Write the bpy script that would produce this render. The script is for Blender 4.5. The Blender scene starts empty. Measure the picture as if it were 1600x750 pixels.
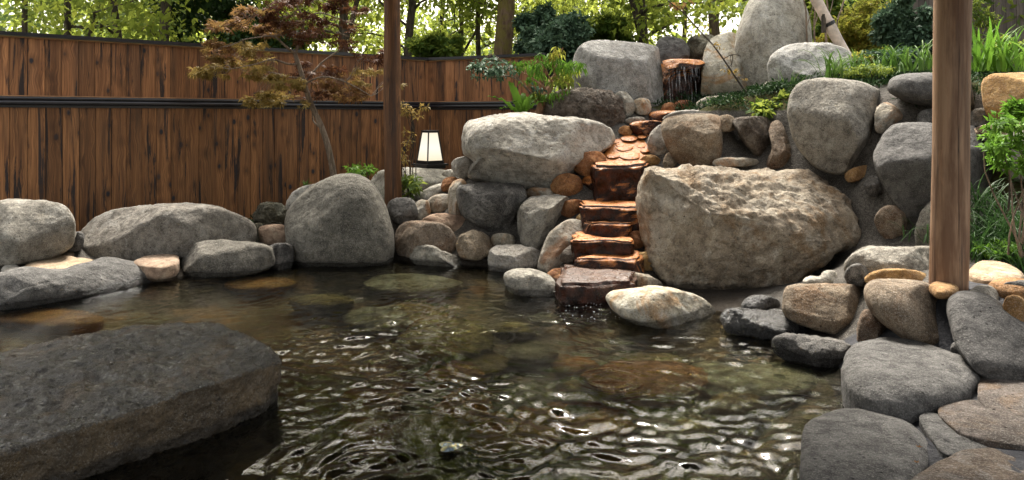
import bpy, math, random
import numpy as np
from mathutils import Vector, noise as mn
R = math.radians
S = bpy.context.scene
COL = S.collection
# ------------------------------------------------------------------ camera, light, exposure
F, HZ, CH = 1150.0, 180.0, 1.2          # focal length in photo pixels, horizon row, eye height above the water
cam = bpy.data.cameras.new('camera'); co = bpy.data.objects.new('camera', cam); COL.objects.link(co)
co.location = (0, 0, CH); co.rotation_euler = (R(90), 0, 0)
cam.sensor_width = 36; cam.lens = 36 * F / 1600; cam.shift_y = -(375 - HZ) / 1600
cam.clip_start = .05; cam.clip_end = 1500
S.camera = co
SUN_EL, SUN_AZ = 52.0, -3.0             # azimuth from +Y (away from the camera), negative = left
w = bpy.data.worlds.new("World"); S.world = w; w.use_nodes = True
nt = w.node_tree; bg = nt.nodes['Background']
sky = nt.nodes.new('ShaderNodeTexSky'); sky.sky_type = 'NISHITA'; sky.sun_disc = False
sky.sun_elevation = R(SUN_EL); sky.sun_rotation = R(SUN_AZ); sky.air_density = 1.0; sky.dust_density = 6.0; sky.ozone_density = .6
hs = nt.nodes.new('ShaderNodeHueSaturation'); hs.inputs['Saturation'].default_value = .35      # thin bright overcast
wm = nt.nodes.new('ShaderNodeMix'); wm.data_type = 'RGBA'; wm.blend_type = 'MULTIPLY'; wm.inputs[0].default_value = 1; wm.inputs[7].default_value = (1.0, .96, .88, 1)
nt.links.new(sky.outputs[0], hs.inputs['Color']); nt.links.new(hs.outputs[0], wm.inputs[6]); nt.links.new(wm.outputs[2], bg.inputs[0]); bg.inputs[1].default_value = .145
sl = bpy.data.lights.new('sun', 'SUN'); so = bpy.data.objects.new('sun', sl); COL.objects.link(so)
sl.energy = 4.0; sl.angle = R(22); sl.color = (1, .95, .87)
d = Vector((math.sin(R(SUN_AZ)) * math.cos(R(SUN_EL)), math.cos(R(SUN_AZ)) * math.cos(R(SUN_EL)), math.sin(R(SUN_EL))))
so.rotation_euler = d.to_track_quat('Z', 'Y').to_euler(); so.location = (0, 6, 20)
S.view_settings.view_transform = 'Standard'; S.view_settings.look = 'None'; S.view_settings.gamma = 1
S.view_settings.exposure = 1.74
S.render.engine = 'CYCLES'
S.cycles.max_bounces = 8; S.cycles.transparent_max_bounces = 8; S.cycles.transmission_bounces = 6
S.cycles.sample_clamp_indirect = 6

# ------------------------------------------------------------------ helpers
def P(px, py, Y): return np.array(((px - 800) / F * Y, Y, CH - (py - HZ) / F * Y))
def G(px, py, z=0.0):
    Y = F * (CH - z) / (py - HZ); return np.array(((px - 800) / F * Y, Y, z))

def tag(o, label=None, cat=None, group=None, kind=None):
    if label: o['label'] = label
    if cat: o['category'] = cat
    if group: o['group'] = group
    if kind: o['kind'] = kind
    return o
def mesh_obj(name, V, Fc, mat, parent=None, loc=(0, 0, 0), smooth=True):
    me = bpy.data.meshes.new(name)
    V = np.asarray(V, dtype=np.float64) - np.asarray(loc)
    if isinstance(Fc, np.ndarray):
        n, k = Fc.shape
        me.vertices.add(len(V)); me.vertices.foreach_set('co', V.astype(np.float32).ravel())
        me.loops.add(n * k); me.loops.foreach_set('vertex_index', Fc.astype(np.int32).ravel())
        me.polygons.add(n); me.polygons.foreach_set('loop_start', np.arange(0, n * k, k, dtype=np.int32))
        me.polygons.foreach_set('loop_total', np.full(n, k, dtype=np.int32))
        me.update(calc_edges=True); me.validate()
    else:
        me.from_pydata([tuple(v) for v in V], [], Fc); me.update()
    if smooth: me.polygons.foreach_set('use_smooth', [True] * len(me.polygons))
    for m in (mat if isinstance(mat, list) else [mat]): me.materials.append(m)
    o = bpy.data.objects.new(name, me); COL.objects.link(o)
    if parent: o.parent = parent
    else: o.location = loc
    if parent: o.location = loc
    return o
def empty(name, loc, rz=0):
    o = bpy.data.objects.new(name, None); COL.objects.link(o); o.location = loc; o.rotation_euler = (0, 0, rz)
    o.empty_display_size = .1
    return o
class MB:
    def __init__(s): s.V = []; s.F = []
    def add(s, V, Fc):
        b = len(s.V); s.V += [tuple(v) for v in V]; s.F += [tuple(i + b for i in f) for f in Fc]
    def box(s, c, sz, rz=0):
        x, y, z = sz[0] / 2, sz[1] / 2, sz[2] / 2; ca, sa = math.cos(rz), math.sin(rz)
        V = []
        for a in (-1, 1):
            for b in (-1, 1):
                for e in (-1, 1): V.append((c[0] + a * x * ca - b * y * sa, c[1] + a * x * sa + b * y * ca, c[2] + e * z))
        s.add(V, [(0, 1, 3, 2), (4, 6, 7, 5), (0, 4, 5, 1), (2, 3, 7, 6), (0, 2, 6, 4), (1, 5, 7, 3)])
    def tube(s, pts, rad, n=8, cap=True):
        pts = [Vector(p) for p in pts]; V = []; Fc = []
        for i, p in enumerate(pts):
            t = (pts[min(i + 1, len(pts) - 1)] - pts[max(i - 1, 0)]).normalized()
            u = t.cross(Vector((.13, 1, .07))).normalized(); v = t.cross(u)
            for k in range(n):
                a = 2 * math.pi * k / n; V.append(p + (u * math.cos(a) + v * math.sin(a)) * rad[i])
        for i in range(len(pts) - 1):
            for k in range(n): Fc.append((i * n + k, i * n + (k + 1) % n, (i + 1) * n + (k + 1) % n, (i + 1) * n + k))
        if cap: Fc.append(tuple(range(n))); Fc.append(tuple((len(pts) - 1) * n + k for k in reversed(range(n))))
        s.add(V, Fc)
    def build(s, name, mat, parent=None, loc=(0, 0, 0), smooth=False): return mesh_obj(name, s.V, s.F, mat, parent, loc, smooth)

# ------------------------------------------------------------------ materials
def newmat(name):
    m = bpy.data.materials.new(name); m.use_nodes = True; t = m.node_tree
    return m, t, t.nodes['Principled BSDF']
class N:
    def __init__(s, t): s.t = t
    def node(s, ty, **kw):
        n = s.t.nodes.new(ty)
        for k, v in kw.items(): setattr(n, k, v)
        return n
    def link(s, a, b): s.t.links.new(a, b)
    def noise(s, vec, scale, detail=4, rough=.55, dist=0):
        n = s.node('ShaderNodeTexNoise'); n.inputs['Scale'].default_value = scale; n.inputs['Detail'].default_value = detail
        n.inputs['Roughness'].default_value = rough; n.inputs['Distortion'].default_value = dist
        if vec is not None: s.link(vec, n.inputs['Vector'])
        return n.outputs['Fac']
    def ramp(s, fac, stops, interp='LINEAR'):
        n = s.node('ShaderNodeValToRGB'); n.color_ramp.interpolation = interp
        e = n.color_ramp.elements
        while len(e) < len(stops): e.new(.5)
        for i, (p, c) in enumerate(stops):
            e[i].position = p; e[i].color = (c, c, c, 1) if isinstance(c, (int, float)) else (*c, 1)
        s.link(fac, n.inputs[0]); return n.outputs[0]
    def mix(s, fac, a, b, mode='MIX'):
        n = s.node('ShaderNodeMix', data_type='RGBA', blend_type=mode)
        for sock, v in ((n.inputs[0], fac), (n.inputs[6], a), (n.inputs[7], b)):
            if hasattr(v, 'is_linked'): s.link(v, sock)
            elif isinstance(v, (int, float)): sock.default_value = v if sock == n.inputs[0] else (v, v, v, 1)
            else: sock.default_value = (*v, 1)
        return n.outputs[2]
    def math(s, op, a, b=0.0, clamp=False):
        n = s.node('ShaderNodeMath', operation=op, use_clamp=clamp)
        for i, v in enumerate((a, b)):
            if hasattr(v, 'is_linked'): s.link(v, n.inputs[i])
            else: n.inputs[i].default_value = v
        return n.outputs[0]
    def bump(s, h, strength, dist, prev=None):
        n = s.node('ShaderNodeBump'); n.inputs['Strength'].default_value = strength; n.inputs['Distance'].default_value = dist
        s.link(h, n.inputs['Height'])
        if prev is not None: s.link(prev, n.inputs['Normal'])
        return n.outputs[0]
    def scalevec(s, v, sc):
        n = s.node('ShaderNodeMapping'); n.inputs['Scale'].default_value = sc; s.link(v, n.inputs['Vector']); return n.outputs[0]

def rock_mat(name, A, B, spk=.5, rough=.85, coarse=1.0, lich=None, wet=False, bump=1.0, stain=None, scale=1.0, ridged=0, side=None):
    m, t, b = newmat(name); n = N(t)
    pos = n.node('ShaderNodeNewGeometry'); P3 = pos.outputs['Position']
    oi = n.node('ShaderNodeObjectInfo')
    big = n.noise(P3, 2.6 * scale, 5, .6, .6)
    c = n.mix(n.ramp(big, [(.36, 0.0), (.64, 1.0)]), A, B)
    med = n.noise(P3, 17 * scale, 6, .65)
    c = n.mix(n.math('MULTIPLY', n.ramp(med, [(.38, 1.0), (.54, 0.0)]), .72), c, tuple(x * .5 for x in A))
    if lich:
        l = n.noise(P3, 5.5 * scale, 7, .7, 1.2)
        c = n.mix(n.ramp(l, [(.52, 0.0), (.6, .75)]), c, lich)
    if stain:
        l = n.noise(n.scalevec(P3, (1, 1, .8)), 3.1 * scale, 6, .65, 1.5)
        c = n.mix(n.ramp(l, [(.50, 0.0), (.62, .8)]), c, stain)
    if side:
        sz = n.node('ShaderNodeSeparateXYZ'); n.link(pos.outputs['True Normal'], sz.inputs[0])
        c = n.mix(n.ramp(n.math('ADD', sz.outputs['Z'], n.math('MULTIPLY', n.noise(P3, 6, 7, .7), .9)), [(.70, 1.0), (1.25, 0.0)]), c, n.mix(n.ramp(n.noise(P3, 5, 6, .7), [(.4, 0.0), (.6, 1.0)]), side, tuple(x * .5 for x in side)))
    big2 = n.noise(n.scalevec(P3, (1, 1, .6)), 4.3 * scale, 8, .7, .8)
    c = n.mix(n.math('MULTIPLY', n.ramp(big2, [(.30, 1.0), (.52, 0.0)]), .62), c, tuple(x * .32 for x in A))
    c = n.mix(n.math('MULTIPLY', n.ramp(n.noise(P3, 8.5 * scale, 9, .78, .5), [(.52, 0.0), (.72, 1.0)]), .5), c, tuple(min(.75, x * 1.7) for x in B))
    # a few thin cracks
    wp = n.node('ShaderNodeVectorMath', operation='ADD'); nz = n.node('ShaderNodeTexNoise'); nz.inputs['Scale'].default_value = 3.5; nz.inputs['Detail'].default_value = 5
    n.link(P3, nz.inputs['Vector']); n.link(nz.outputs['Color'], wp.inputs[0]); n.link(P3, wp.inputs[1])
    ck = n.node('ShaderNodeTexVoronoi', feature='DISTANCE_TO_EDGE'); ck.inputs['Scale'].default_value = 2.3 * scale; n.link(wp.outputs[0], ck.inputs['Vector'])
    crk = n.math('MULTIPLY', n.ramp(ck.outputs['Distance'], [(.0, 1.0), (.012, 0.0)]), n.ramp(n.noise(P3, 2.2, 3), [(.45, 0.0), (.58, 1.0)]))
    c = n.mix(n.math('MULTIPLY', crk, .35), c, tuple(x * .2 for x in A))
    sp2 = n.noise(P3, 75, 3, .7)
    c = n.mix(n.math('MULTIPLY', n.ramp(sp2, [(.34, 1.0), (.46, 0.0)]), spk * .9), c, .035)
    # mineral speckle
    sp = n.noise(P3, 190, 2, .6)
    c = n.mix(n.math('MULTIPLY', n.ramp(sp, [(.36, 1.0), (.47, 0.0)]), spk), c, .03)
    c = n.mix(n.math('MULTIPLY', n.ramp(sp, [(.55, 0.0), (.66, 1.0)]), spk * .8), c, (.62, .59, .53))
    pit = n.node('ShaderNodeTexVoronoi'); pit.inputs['Scale'].default_value = 26; n.link(P3, pit.inputs['Vector'])
    pm = n.ramp(pit.outputs['Distance'], [(.07, 1.0), (.2, 0.0)])
    pm2 = n.math('MULTIPLY', pm, n.ramp(n.noise(P3, 9, 2), [(.46, 0.0), (.56, .9)]))
    c = n.mix(pm2, c, tuple(x * .25 for x in A))
    # per-stone value shift
    hv = n.node('ShaderNodeHueSaturation'); n.link(c, hv.inputs['Color'])
    n.link(n.math('ADD', n.math('MULTIPLY', oi.outputs['Random'], .3), .88), hv.inputs['Value'])
    n.link(n.math('ADD', n.math('MULTIPLY', oi.outputs['Random'], .02), .49), hv.inputs['Hue'])
    c = hv.outputs[0]
    rr = rough
    # wet tide line just above the water
    sep = n.node('ShaderNodeSeparateXYZ'); n.link(P3, sep.inputs[0])
    zz = n.math('ADD', sep.outputs['Z'], n.math('MULTIPLY', n.noise(P3, 6, 3), -.07))
    wetm = n.ramp(zz, [(0.0, 1.0), (.025, 0.0)])
    c = n.mix(n.math('MULTIPLY', wetm, .72), c, (.012, .011, .010))
    if wet:
        ro = n.ramp(n.noise(P3, 12, 5, .7), [(.44, .05), (.56, .5)])
    else:
        ro = n.ramp(wetm, [(0, min(1, rough + .08)), (1, .18)])
    n.link(c, b.inputs['Base Color']); n.link(ro, b.inputs['Roughness'])
    b.inputs['Specular IOR Level'].default_value = .5 if wet else .2
    h1 = n.noise(P3, 22 * scale, 8, .68, .3); h2 = n.noise(P3, 130, 4, .7)
    pv = None
    if ridged:
        for sc, ds in ((4.5, .10), (13, .035)):
            rn = n.node('ShaderNodeTexNoise', noise_type='RIDGED_MULTIFRACTAL'); rn.inputs['Scale'].default_value = sc; rn.inputs['Detail'].default_value = 7; rn.inputs['Roughness'].default_value = .6; rn.inputs['Lacunarity'].default_value = 2.2
            wq = n.node('ShaderNodeVectorMath', operation='ADD'); n.link(nz.outputs['Color'], wq.inputs[0]); n.link(P3, wq.inputs[1]); n.link(wq.outputs[0], rn.inputs['Vector'])
            bq = n.node('ShaderNodeBump', invert=True); bq.inputs['Strength'].default_value = .8 * ridged; bq.inputs['Distance'].default_value = ds; n.link(rn.outputs['Fac'], bq.inputs['Height'])
            if pv is not None: n.link(pv, bq.inputs['Normal'])
            pv = bq.outputs[0]
    bm = n.bump(h1, 1.0 * bump, .045 * coarse, pv); bm = n.bump(n.noise(P3, 60, 6, .75), .7 * bump, .010, bm); bm = n.bump(h2, .6 * bump, .006, bm)
    bm = n.bump(n.math('SUBTRACT', 1.0, crk), .5, .012, bm)
    bm = n.bump(n.math('SUBTRACT', 1.0, pm2), .6, .01, bm)
    n.link(bm, b.inputs['Normal'])
    return m
M = {}
M['grey'] = rock_mat('granite_grey', (.25, .225, .185), (.40, .37, .31), .45, lich=(.42, .40, .35), ridged=.22)
M['shade'] = rock_mat('granite_dark_warm', (.15, .135, .11), (.235, .215, .18), .5)
M['bluegrey'] = rock_mat('granite_blue_grey', (.10, .095, .09), (.165, .157, .147), .25, rough=.75)
M['light'] = rock_mat('granite_light', (.42, .40, .36), (.60, .58, .53), .5, lich=(.58, .56, .52))
M['warm'] = rock_mat('granite_warm', (.24, .175, .115), (.35, .28, .20), .5, stain=(.21, .12, .06))
M['pale'] = rock_mat('granite_pale', (.47, .43, .36), (.66, .62, .54), .45, lich=(.62, .59, .52), ridged=.22)
M['pink'] = rock_mat('stone_pale_pink', (.36, .28, .22), (.46, .38, .31), .3, stain=(.40, .22, .13))
M['dark'] = rock_mat('basalt_dark', (.07, .065, .06), (.16, .15, .135), .4, rough=.6, coarse=1.5, lich=(.30, .28, .25), ridged=.22)
M['wetdark'] = rock_mat('basalt_wet', (.035, .034, .033), (.10, .095, .09), .25, wet=True, coarse=1.4)
M['slab'] = rock_mat('wet_slab', (.06, .053, .046), (.12, .10, .078), .3, wet=True, coarse=.9, stain=(.15, .10, .06), side=(.17, .115, .065), ridged=.3)
M['brown'] = rock_mat('weathered_brown', (.31, .24, .175), (.46, .385, .30), .35, coarse=1.3, lich=(.54, .48, .40), stain=(.26, .155, .08), bump=1.0, scale=.9, ridged=.85)
M['craggy'] = rock_mat('craggy_brown', (.10, .075, .055), (.22, .175, .135), .3, coarse=1.5, lich=(.34, .30, .25), bump=1.2, ridged=.8)
M['orange'] = rock_mat('rust_orange', (.42, .17, .06), (.52, .25, .10), .35, coarse=1.8, stain=(.24, .085, .03))
M['ochre'] = rock_mat('ochre_stone', (.40, .22, .08), (.50, .31, .14), .35, stain=(.28, .14, .05))
M['peach'] = rock_mat('peach_stone', (.47, .32, .21), (.56, .42, .30), .2)
M['moss'] = rock_mat('mossy_dark', (.09, .08, .05), (.20, .18, .12), .3, coarse=3, lich=(.35, .34, .26))
M['cream'] = rock_mat('cream_stone', (.46, .40, .30), (.58, .53, .43), .35, stain=(.42, .22, .09), lich=(.62, .59, .52), ridged=.22)
M['plum'] = rock_mat('paving_plum', (.13, .105, .09), (.205, .17, .15), .3, stain=(.17, .11, .07), coarse=1.3)
M['paveb'] = rock_mat('paving_brown', (.12, .088, .065), (.19, .145, .112), .3, lich=(.24, .215, .195))
M['sub_olive'] = rock_mat('submerged_olive', (.44, .37, .13), (.62, .53, .24), .3)
M['sub_brown'] = rock_mat('submerged_brown', (.58, .29, .08), (.72, .42, .15), .3)
M['sub_green'] = rock_mat('submerged_green', (.42, .44, .30), (.58, .60, .44), .3)

def wetrust(ta, tb):
    m, t, b = newmat('wet_rust_stone'); n = N(t)
    g = n.node('ShaderNodeNewGeometry'); P3 = g.outputs['Position']
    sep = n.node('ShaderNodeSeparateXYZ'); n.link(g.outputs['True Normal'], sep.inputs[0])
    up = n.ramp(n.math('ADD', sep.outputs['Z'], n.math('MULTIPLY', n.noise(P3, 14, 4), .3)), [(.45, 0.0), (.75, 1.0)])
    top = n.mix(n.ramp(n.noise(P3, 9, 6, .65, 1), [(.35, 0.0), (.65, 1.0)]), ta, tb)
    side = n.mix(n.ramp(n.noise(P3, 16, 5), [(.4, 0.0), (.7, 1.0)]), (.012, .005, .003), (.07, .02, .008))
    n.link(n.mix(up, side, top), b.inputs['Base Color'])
    n.link(n.ramp(n.noise(P3, 25, 5, .7), [(.38, .14), (.62, .6)]), b.inputs['Roughness']); b.inputs['Specular IOR Level'].default_value = .3
    bm = n.bump(n.noise(P3, 30, 7, .65, .6), .7, .02); bm = n.bump(n.noise(n.scalevec(P3, (1, 1, .25)), 90, 3), .5, .006, bm)
    n.link(bm, b.inputs['Normal']); return m
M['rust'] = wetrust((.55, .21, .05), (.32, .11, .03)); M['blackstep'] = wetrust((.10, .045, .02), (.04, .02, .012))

def mortar(ctx=None):
    m, t, b = ctx or newmat('mortar'); n = N(t); P3 = n.node('ShaderNodeNewGeometry').outputs['Position']
    c = n.mix(n.ramp(n.noise(P3, 3, 6, .65), [(.35, 0.0), (.65, 1.0)]), (.075, .068, .06), (.165, .15, .13))
    c = n.mix(n.ramp(n.noise(P3, 11, 6, .7, 1), [(.58, 0.0), (.68, .4)]), c, (.32, .30, .27))
    c = n.mix(n.ramp(n.noise(P3, 60, 5, .7), [(.38, .8), (.55, 0.0)]), c, (.045, .04, .035))
    c = n.mix(n.ramp(n.noise(P3, 140, 3, .7), [(.55, 0.0), (.66, .7)]), c, (.34, .32, .28))
    sep = n.node('ShaderNodeSeparateXYZ'); n.link(P3, sep.inputs[0])
    wm = n.ramp(n.math('ADD', sep.outputs['Z'], n.math('MULTIPLY', n.noise(P3, 6, 3), -.07)), [(0, 1.0), (.03, 0.0)])
    c = n.mix(n.math('MULTIPLY', wm, .75), c, (.03, .022, .015))
    n.link(c, b.inputs['Base Color']); b.inputs['Roughness'].default_value = .95; b.inputs['Specular IOR Level'].default_value = .12
    bm = n.bump(n.noise(P3, 12, 9, .75, .5), 1, .06); bm = n.bump(n.noise(P3, 90, 4), .8, .008, bm); n.link(bm, b.inputs['Normal'])
    return m
def darkmortar(ctx=None):
    m, t, b = ctx or newmat('wet_mortar'); n = N(t); P3 = n.node('ShaderNodeNewGeometry').outputs['Position']
    c = n.mix(n.ramp(n.noise(P3, 3.5, 6, .65), [(.35, 0.0), (.65, 1.0)]), (.035, .036, .044), (.095, .095, .10))  # wet mortar; its bluish cast is skylit shade put into the colour
    c = n.mix(n.ramp(n.noise(P3, 14, 6, .7, 1.5), [(.57, 0.0), (.66, .35)]), c, (.22, .215, .22))
    n.link(c, b.inputs['Base Color']); b.inputs['Roughness'].default_value = .9; b.inputs['Specular IOR Level'].default_value = .15
    bm = n.bump(n.noise(P3, 12, 9, .75, .5), 1, .05); bm = n.bump(n.noise(P3, 90, 4), .8, .008, bm); n.link(bm, b.inputs['Normal'])
    return m
def soil(ctx=None):
    m, t, b = ctx or newmat('soil'); n = N(t); P3 = n.node('ShaderNodeNewGeometry').outputs['Position']
    c = n.mix(n.ramp(n.noise(P3, 4, 8, .7), [(.35, 0.0), (.65, 1.0)]), (.045, .035, .02), (.10, .085, .04))
    c = n.mix(n.ramp(n.noise(P3, 35, 5, .7), [(.5, 0.0), (.6, .8)]), c, (.07, .10, .025))
    n.link(c, b.inputs['Base Color']); b.inputs['Roughness'].default_value = 1; b.inputs['Specular IOR Level'].default_value = .05
    n.link(n.bump(n.noise(P3, 30, 8, .7), 1, .05), b.inputs['Normal']); return m
def poolfloor(ctx=None):
    m, t, b = ctx or newmat('pool_floor'); n = N(t); P3 = n.node('ShaderNodeNewGeometry').outputs['Position']
    v = n.node('ShaderNodeTexVoronoi'); v.feature = 'F1'; v.inputs['Scale'].default_value = 3.2; v.inputs['Randomness'].default_value = .9
    wv = n.node('ShaderNodeVectorMath', operation='ADD'); nn = n.node('ShaderNodeTexNoise'); nn.inputs['Scale'].default_value = 3
    n.link(P3, nn.inputs['Vector']); n.link(nn.outputs['Color'], wv.inputs[0]); n.link(P3, wv.inputs[1]); n.link(wv.outputs[0], v.inputs['Vector'])
    s2 = n.node('ShaderNodeSeparateColor'); n.link(v.outputs['Color'], s2.inputs[0])
    c = n.ramp(s2.outputs[0], [(0, (.02, .02, .013)), (.35, (.06, .055, .028)), (.7, (.11, .07, .03)), (1, (.07, .075, .045))])
    c = n.mix(n.ramp(v.outputs['Distance'], [(.42, 0.0), (.62, .9)]), c, (.03, .025, .018))
    c = n.mix(n.ramp(n.noise(P3, 25, 6), [(.4, .5), (.6, 0.0)]), c, (.03, .025, .015))
    n.link(c, b.inputs['Base Color']); b.inputs['Roughness'].default_value = .9
    n.link(n.bump(n.noise(P3, 14, 6), .7, .05), b.inputs['Normal']); return m

def groundmat():
    m, t, b = newmat('ground_blend'); t.nodes.remove(b); n = N(t); sh = []
    for f in (mortar, soil, poolfloor, darkmortar):
        q = t.nodes.new('ShaderNodeBsdfPrincipled'); f((m, t, q)); sh.append(q.outputs[0])
    cur = sh[0]; nz = n.noise(n.node('ShaderNodeNewGeometry').outputs['Position'], 9, 5, .7)
    for k, s_ in (('wet', sh[3]), ('soil', sh[1]), ('floor', sh[2])):
        at = n.node('ShaderNodeAttribute', attribute_name=k); f = n.math('ADD', at.outputs['Fac'], n.math('MULTIPLY', n.math('SUBTRACT', nz, .5), .5))
        mx = n.node('ShaderNodeMixShader'); n.link(n.ramp(f, [(.42, 0.0), (.58, 1.0)]), mx.inputs[0]); n.link(cur, mx.inputs[1]); n.link(s_, mx.inputs[2]); cur = mx.outputs[0]
    n.link(cur, t.nodes['Material Output'].inputs['Surface']); return m
M['ground'] = groundmat()

def wood(name, A, B, plank=.142, char=1.0, along='X', round_=False, grey=None, rough=.6):
    """vertical grain; object coordinates: X runs along the fence, Z up"""
    m, t, b = newmat(name); n = N(t)
    O = n.node('ShaderNodeTexCoord').outputs['Object']
    sep = n.node('ShaderNodeSeparateXYZ'); n.link(O, sep.inputs[0])
    idx = n.math('FLOOR', n.math('DIVIDE', sep.outputs['X'], plank)) if not round_ else n.math('MULTIPLY', 0.0, 0.0)
    wn = n.node('ShaderNodeTexWhiteNoise', noise_dimensions='1D'); n.link(idx, wn.inputs['W'])
    off = n.node('ShaderNodeCombineXYZ'); n.link(n.math('MULTIPLY', wn.outputs['Value'], 37.0), off.inputs[0]); n.link(n.math('MULTIPLY', wn.outputs['Value'], 91.0), off.inputs[2])
    va = n.node('ShaderNodeVectorMath', operation='ADD'); n.link(O, va.inputs[0]); n.link(off.outputs[0], va.inputs[1]); V = va.outputs[0]
    # knots
    kv = n.node('ShaderNodeTexVoronoi'); kv.inputs['Scale'].default_value = 1.0; n.link(n.scalevec(V, (9, 2, 5.5)), kv.inputs['Vector'])
    dist = kv.outputs['Distance']
    kc = n.node('ShaderNodeSeparateColor'); n.link(kv.outputs['Color'], kc.inputs[0])
    kn = n.ramp(n.math('ADD', dist, n.math('MULTIPLY', kc.outputs[1] if False else n.noise(V, 7, 4), .22)), [(.21, 1.0), (.31, 0.0)])
    kc = n.node('ShaderNodeSeparateColor'); n.link(kv.outputs['Color'], kc.inputs[0])
    kn = n.math('MULTIPLY', kn, n.ramp(kc.outputs[0], [(.50, 0.0), (.75, 1.0)]))
    halo = n.math('MULTIPLY', n.ramp(dist, [(.12, .6), (.5, 0.0)]), n.ramp(kc.outputs[0], [(.36, 0.0), (.42, 1.0)]))
    # grain, bending round the knots
    bend = n.math('MULTIPLY', n.ramp(dist, [(0, 1.0), (.6, 0.0)]), .35)
    gv = n.node('ShaderNodeVectorMath', operation='ADD'); cb = n.node('ShaderNodeCombineXYZ'); n.link(bend, cb.inputs[0]); n.link(V, gv.inputs[0]); n.link(n.scalevec(cb.outputs[0], (.08, 0, 0)), gv.inputs[1])
    g1 = n.noise(n.scalevec(gv.outputs[0], (26, 26, 1.1)), 1.0, 4, .6, .8)
    g2 = n.noise(n.scalevec(gv.outputs[0], (120, 120, 2.5)), 1.0, 3, .6)
    c = n.mix(n.ramp(g1, [(.35, 0.0), (.65, 1.0)]), A, B)
    c = n.mix(n.math('MULTIPLY', n.ramp(g2, [(.4, 1.0), (.55, 0.0)]), .45), c, tuple(x * .35 for x in A))
    rings = n.node('ShaderNodeTexWave'); rings.wave_type = 'BANDS'; rings.bands_direction = 'X'; rings.inputs['Scale'].default_value = 14; rings.inputs['Distortion'].default_value = 7
    rings.inputs['Detail'].default_value = 2; rings.inputs['Detail Scale'].default_value = .7; n.link(n.scalevec(gv.outputs[0], (1, 1, .16)), rings.inputs['Vector'])
    c = n.mix(n.math('MULTIPLY', n.ramp(rings.outputs['Fac'], [(.0, 1.0), (.3, 0.0)]), .35), c, tuple(x * .4 for x in A))
    # charred streaks
    ch = n.noise(n.scalevec(V, (15, 15, .9)), 1.0, 6, .7, .6)
    chm = n.math('MULTIPLY', n.ramp(ch, [(.548, 0.0), (.60, 1.0)]), char)
    c = n.mix(chm, c, (.018, .016, .018))
    ch2 = n.noise(n.scalevec(V, (7, 7, .6)), 1.0, 4, .6)
    c = n.mix(n.math('MULTIPLY', n.ramp(ch2, [(.5, 0.0), (.68, .6)]), char), c, (.05, .032, .022))
    c = n.mix(halo, c, tuple(x * .35 for x in A)); c = n.mix(kn, c, (.022, .022, .028))
    if grey:
        gm = n.ramp(n.noise(n.scalevec(V, (14, 14, .8)), 1.0, 7, .7), [(.38, 0.0), (.6, 1.0)]); c = n.mix(gm, c, grey)
    if round_:
        fis = n.noise(n.scalevec(V, (32, 32, 1.3)), 1.0, 5, .6, .5); fm = n.ramp(fis, [(.60, 0.0), (.66, 1.0)]); c = n.mix(fm, c, (.03, .018, .012))
        c = n.mix(n.ramp(n.noise(n.scalevec(V, (9, 9, 1.2)), 1.0, 5, .65), [(.48, 0.0), (.62, .8)]), c, tuple(x * .55 for x in A))
    hv = n.node('ShaderNodeHueSaturation'); n.link(c, hv.inputs['Color'])
    n.link(n.math('ADD', n.math('MULTIPLY', wn.outputs['Value'], .6), .7), hv.inputs['Value']); c = hv.outputs[0]
    n.link(c, b.inputs['Base Color']); b.inputs['Roughness'].default_value = rough; b.inputs['Specular IOR Level'].default_value = .35
    bm = n.bump(g2, .35, .004); bm = n.bump(n.math('ADD', chm, kn), .5, .006, bm); n.link(bm, b.inputs['Normal'])
    return m
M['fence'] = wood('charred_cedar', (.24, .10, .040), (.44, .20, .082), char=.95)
M['fencelow'] = wood('charred_cedar_lower', (.20, .085, .032), (.37, .17, .066), char=.95)  # same cedar, darkened: weaker light on the lower boards put into the colour
M['oldfence'] = wood('weathered_boards', (.10, .08, .065), (.16, .13, .11), char=.5)
M['post'] = wood('weathered_log', (.20, .095, .045), (.36, .20, .11), plank=50, char=.7, round_=True, grey=(.32, .20, .12))
M['postdark'] = wood('stained_log', (.17, .075, .032), (.28, .135, .06), plank=50, char=.8, round_=True)
def plain(name, c, rough=.5, metal=0, bumpsc=None, var=.25):
    m, t, b = newmat(name); n = N(t); O = n.node('ShaderNodeNewGeometry').outputs['Position']
    n.link(n.mix(n.ramp(n.noise(O, 12, 5, .65), [(.35, 0.0), (.65, 1.0)]), tuple(x * (1 - var) for x in c), tuple(min(1, x * (1 + var)) for x in c)), b.inputs['Base Color'])
    b.inputs['Roughness'].default_value = rough; b.inputs['Metallic'].default_value = metal
    if bumpsc: n.link(n.bump(n.noise(O, bumpsc, 5), .5, .01), b.inputs['Normal'])
    return m
M['rail'] = plain('black_lacquered_rail', (.02, .019, .024), .28)
M['lath'] = plain('cedar_lath', (.36, .19, .09), .6)
M['blackmetal'] = plain('black_metal', (.012, .012, .013), .4)
M['bamboo'] = plain('pale_peeled_pole', (.62, .50, .42), .5, bumpsc=25)
M['rooftim'] = plain('dark_roof_boards', (.05, .032, .02), .7)
def bark(name, A, B, moss=None):
    m, t, b = newmat(name); n = N(t); O = n.node('ShaderNodeNewGeometry').outputs['Position']
    g = n.noise(n.scalevec(O, (20, 20, 4)), 1, 7, .7, 1)
    c = n.mix(n.ramp(g, [(.38, 0.0), (.62, 1.0)]), A, B)
    if moss: c = n.mix(n.ramp(n.noise(O, 4, 6, .7), [(.42, 0.0), (.55, .9)]), c, moss)
    n.link(c, b.inputs['Base Color']); b.inputs['Roughness'].default_value = .9
    n.link(n.bump(g, 1, .05), b.inputs['Normal']); return m
M['bark'] = bark('bark_dark', (.03, .022, .015), (.12, .095, .07))
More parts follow.
